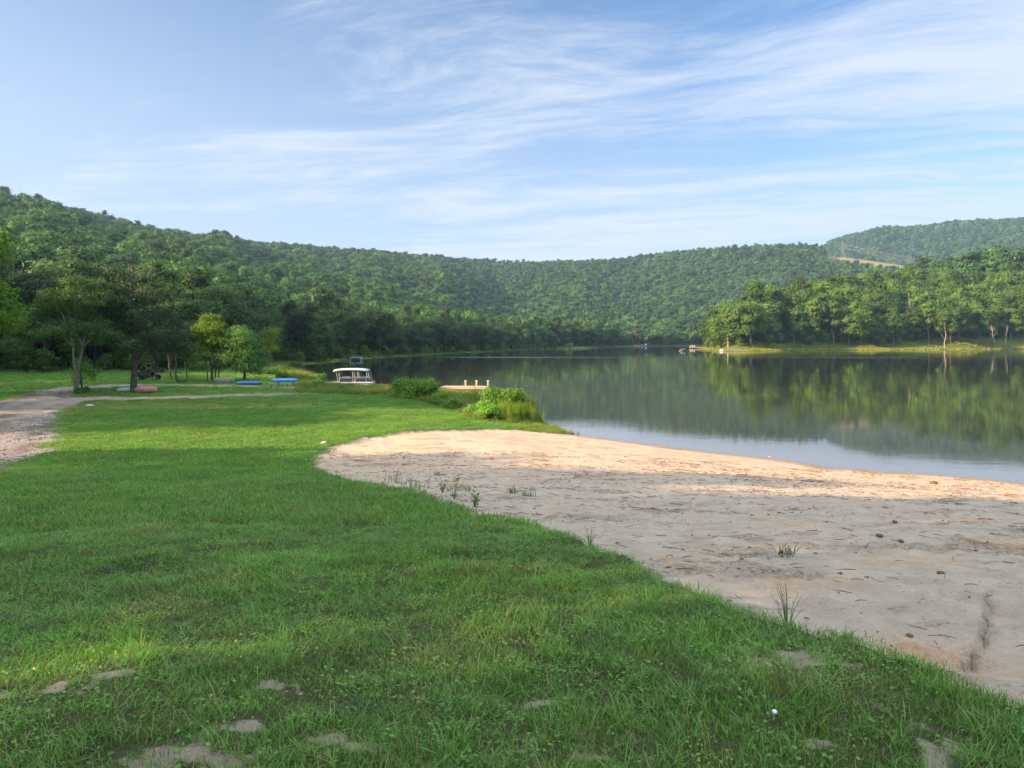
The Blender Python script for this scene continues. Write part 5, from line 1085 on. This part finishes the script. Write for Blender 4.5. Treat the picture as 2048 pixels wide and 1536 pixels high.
# reeds at the tip
cx_, cy_ = PW(1030, 842); n = 90; x = cx_ + rng.normal(0, .62, n); y = cy_ + 1.0 + rng.normal(0, .5, n)
scatter('reeds', [tuft(391 + k, 16, .12, .8, 1.5, .016, .35) for k in range(3)], np.stack([x, y, np.maximum(gsurf(x, y), 0)], -1), np.stack([rng.normal(0, .08, n), rng.normal(0, .08, n), rng.uniform(0, 6, n)], -1), np.tile(rng.uniform(.7, 1.15, n)[:, None], (1, 3)), [MAT['reed']])
# weeds on the beach
def weed(label, px, v, size, kind, seed, name='beach_weed'):
    x_, y_ = PW(px, v); rg = np.random.default_rng(seed)
    if kind == 'grass': V, Q, T, mi, H_ = tuft(seed, 34, size * .45, size * .25, size * .7, .006, 1.3); me = mesh_np(name, V, Q, attrs=dict(t=T, h=H_), mats=[MAT['weed']])
    else:
        mb = MB(); C = []
        for i in range(9 if kind == 'leafy' else 16):
            a_ = rg.uniform(0, 6.28); l_ = size * rg.uniform(.4, 1.) * (.45 if kind == 'leafy' else .4); e = (l_ * math.cos(a_), l_ * math.sin(a_), size * rg.uniform(.4, 1.)); mb.tube([(0, 0, 0), (e[0] * .4, e[1] * .4, e[2] * .6), e], [.0028, .0018, .001], 4, False)
            for f in np.linspace(.3, 1, 7 if kind == 'leafy' else 4): C.append(np.array(e) * [f * .9, f * .9, f] + rg.normal(0, .012, 3))
        V1, Q1 = mb_np(mb); C = np.array(C); V2, Q2, t2 = leaf_quads(C, np.tile([0, 0, 1.], (len(C), 1)), .035 if kind == 'leafy' else .008, rg, .4)
        V, Q, T, mi = combine([(V1, Q1, np.zeros(len(V1)), 0), (V2, Q2, t2, 0)]); me = mesh_np(name, V, Q, attrs=dict(t=T, h=np.full(len(V), .6)), mats=[MAT['weed']])
    o = link(name, me); o.location = (x_, y_, G(x_, y_) - .01); return tag(o, label, 'weed')
for i, (px, v, s_, kd, lb) in enumerate(((683, 960, .55, 'grass', 'dark green weed clump on the bank where the beach narrows'), (785, 955, .5, 'grass', 'sprawling weed on the sand, left of the big low clump'), (830, 967, .8, 'grass', 'biggest low grassy weed clump on the beach bank'),
        (768, 972, .3, 'grass', 'small round tuft below the sprawling weed'), (876, 944, .3, 'grass', 'lone small tuft highest up the open sand'), (909, 990, .50, 'leafy', 'upright leafy weed standing alone on the sand'), (885, 976, .35, 'leafy', 'low leafy weed just behind the upright one'),
        (930, 972, .3, 'grass', 'flat weed beyond the upright leafy weed'), (950, 1003, .28, 'leafy', 'small leafy sprout right of the upright leafy weed'), (1058, 985, .3, 'grass', 'small tuft farthest right on the middle sand'), (1025, 979, .26, 'grass', 'faint pale tuft left of the farthest right tuft'),
        (1033, 1028, .32, 'grass', 'flat spreading weed nearest the lawn edge in mid beach'), (1572, 1085, .22, 'grass', 'tiny green sprig in the dark litter of the beach'), (1180, 1078, .25, 'wispy', 'wispy sprawling weed near the lawn edge'), (1575, 1232, .38, 'wispy', 'airy grey green weed standing at the lawn edge'),
        (1693, 1240, .12, 'grass', 'tiny tuft on the sand between airy weed and hollow'), (745, 968, .35, 'grass', 'ragged weed clump on the slope right of the first clump'))):
    weed(lb, px, v, s_, kd, 400 + i)
# twigs and leaf crumbs on the beach, gravel on the road
def sand_pts(n, y0, y1):
    x = rng.uniform(-9, 26, n); y = rng.uniform(y0, y1, n); ss, _, _ = masks(x, y); k = (ss > .1) & in_view(x, y) & (sdf(x, y, LAKE) > .5); return x[k], y[k]
def crumb(seed, L_, w_):
    mb = MB(); rg = np.random.default_rng(seed); mb.tube([(-L_ / 2, 0, .003), (0, rg.normal(0, L_ * .1), .006), (L_ / 2, 0, .004)], [w_, w_ * 1.2, w_ * .5], 5, False); v_, q_ = mb_np(mb); return v_, q_, np.zeros(len(v_)), np.zeros(len(q_), int), np.zeros(len(v_))
def pebble(seed):
    rg = np.random.default_rng(seed); mb = MB(); mb.loft([[(r_ * math.cos(a_) * rg.uniform(.8, 1.2), r_ * math.sin(a_) * rg.uniform(.6, 1), z_) for a_ in np.linspace(0, 6.28, 6, endpoint=False)] for r_, z_ in ((.012, -.003), (.014, .006), (.006, .013))]); V = np.array([tuple(v) for v in mb.V]); Q = np.array([f for f in mb.F if len(f) == 4]); Q = np.concatenate([Q, [[12, 13, 14, 15], [12, 15, 16, 17]]]); return V, Q, np.zeros(len(V)), np.zeros(len(Q), int), np.zeros(len(V))
x, y = sand_pts(26000, 2.5, 30); k = (litter_n := fbm(x * .9 + 4, y * 2.2, 4, 97)) > rng.uniform(.3, .75, len(x)); x, y = x[k], y[k]; n = len(x); S = rng.uniform(.5, 1.6, n) * (1 + y / 25)
scatter('beach_litter', [crumb(1, .05, .0016), crumb(2, .09, .002), crumb(3, .025, .003), crumb(5, .06, .0015)], np.stack([x, y, gsurf(x, y) + .002], -1), np.stack([np.zeros(n), np.zeros(n), rng.normal(0, 1.2, n)], -1), np.tile(S[:, None], (1, 3)), [MAT['dead']])
x = rng.uniform(-30, -6, 60000); y = rng.uniform(11, 50, 60000); _, rd_, _ = masks(x, y); k = (rd_ > -.3) & in_view(x, y) & (fbm(x * .7, y * .7, 3, 241) > rng.uniform(.3, .7, len(x))); x, y = x[k], y[k]; n = len(x)
scatter('road_gravel', [pebble(11), pebble(12), pebble(13)], np.stack([x, y, gsurf(x, y) + .004], -1), rng.uniform(0, 6, (n, 3)), np.tile((rng.uniform(.8, 2.8, n) ** 1.2)[:, None], (1, 3)), [MAT['stone']])

# ------------------------------------------------------------------ air
hb = MB(); hb.add([(sx * 3500, sy * 3500, z_) for z_ in (-4, 470) for sx, sy in ((-1, -1), (1, -1), (1, 1), (-1, 1))], [(3, 2, 1, 0), (4, 5, 6, 7), (0, 1, 5, 4), (1, 2, 6, 5), (2, 3, 7, 6), (3, 0, 4, 7)])
m, nt = newmat('air'); vol = nt.nodes.new('ShaderNodeVolumePrincipled'); vol.inputs['Color'].default_value = (.38, .62, 1.0, 1); vol.inputs['Density'].default_value = .00013; vol.inputs['Anisotropy'].default_value = .2
o_ = nt.nodes.new('ShaderNodeOutputMaterial'); nt.links.new(vol.outputs[0], o_.inputs[1])
hz_ = hb.build('haze', m, None); tag(hz_, kind='stuff')
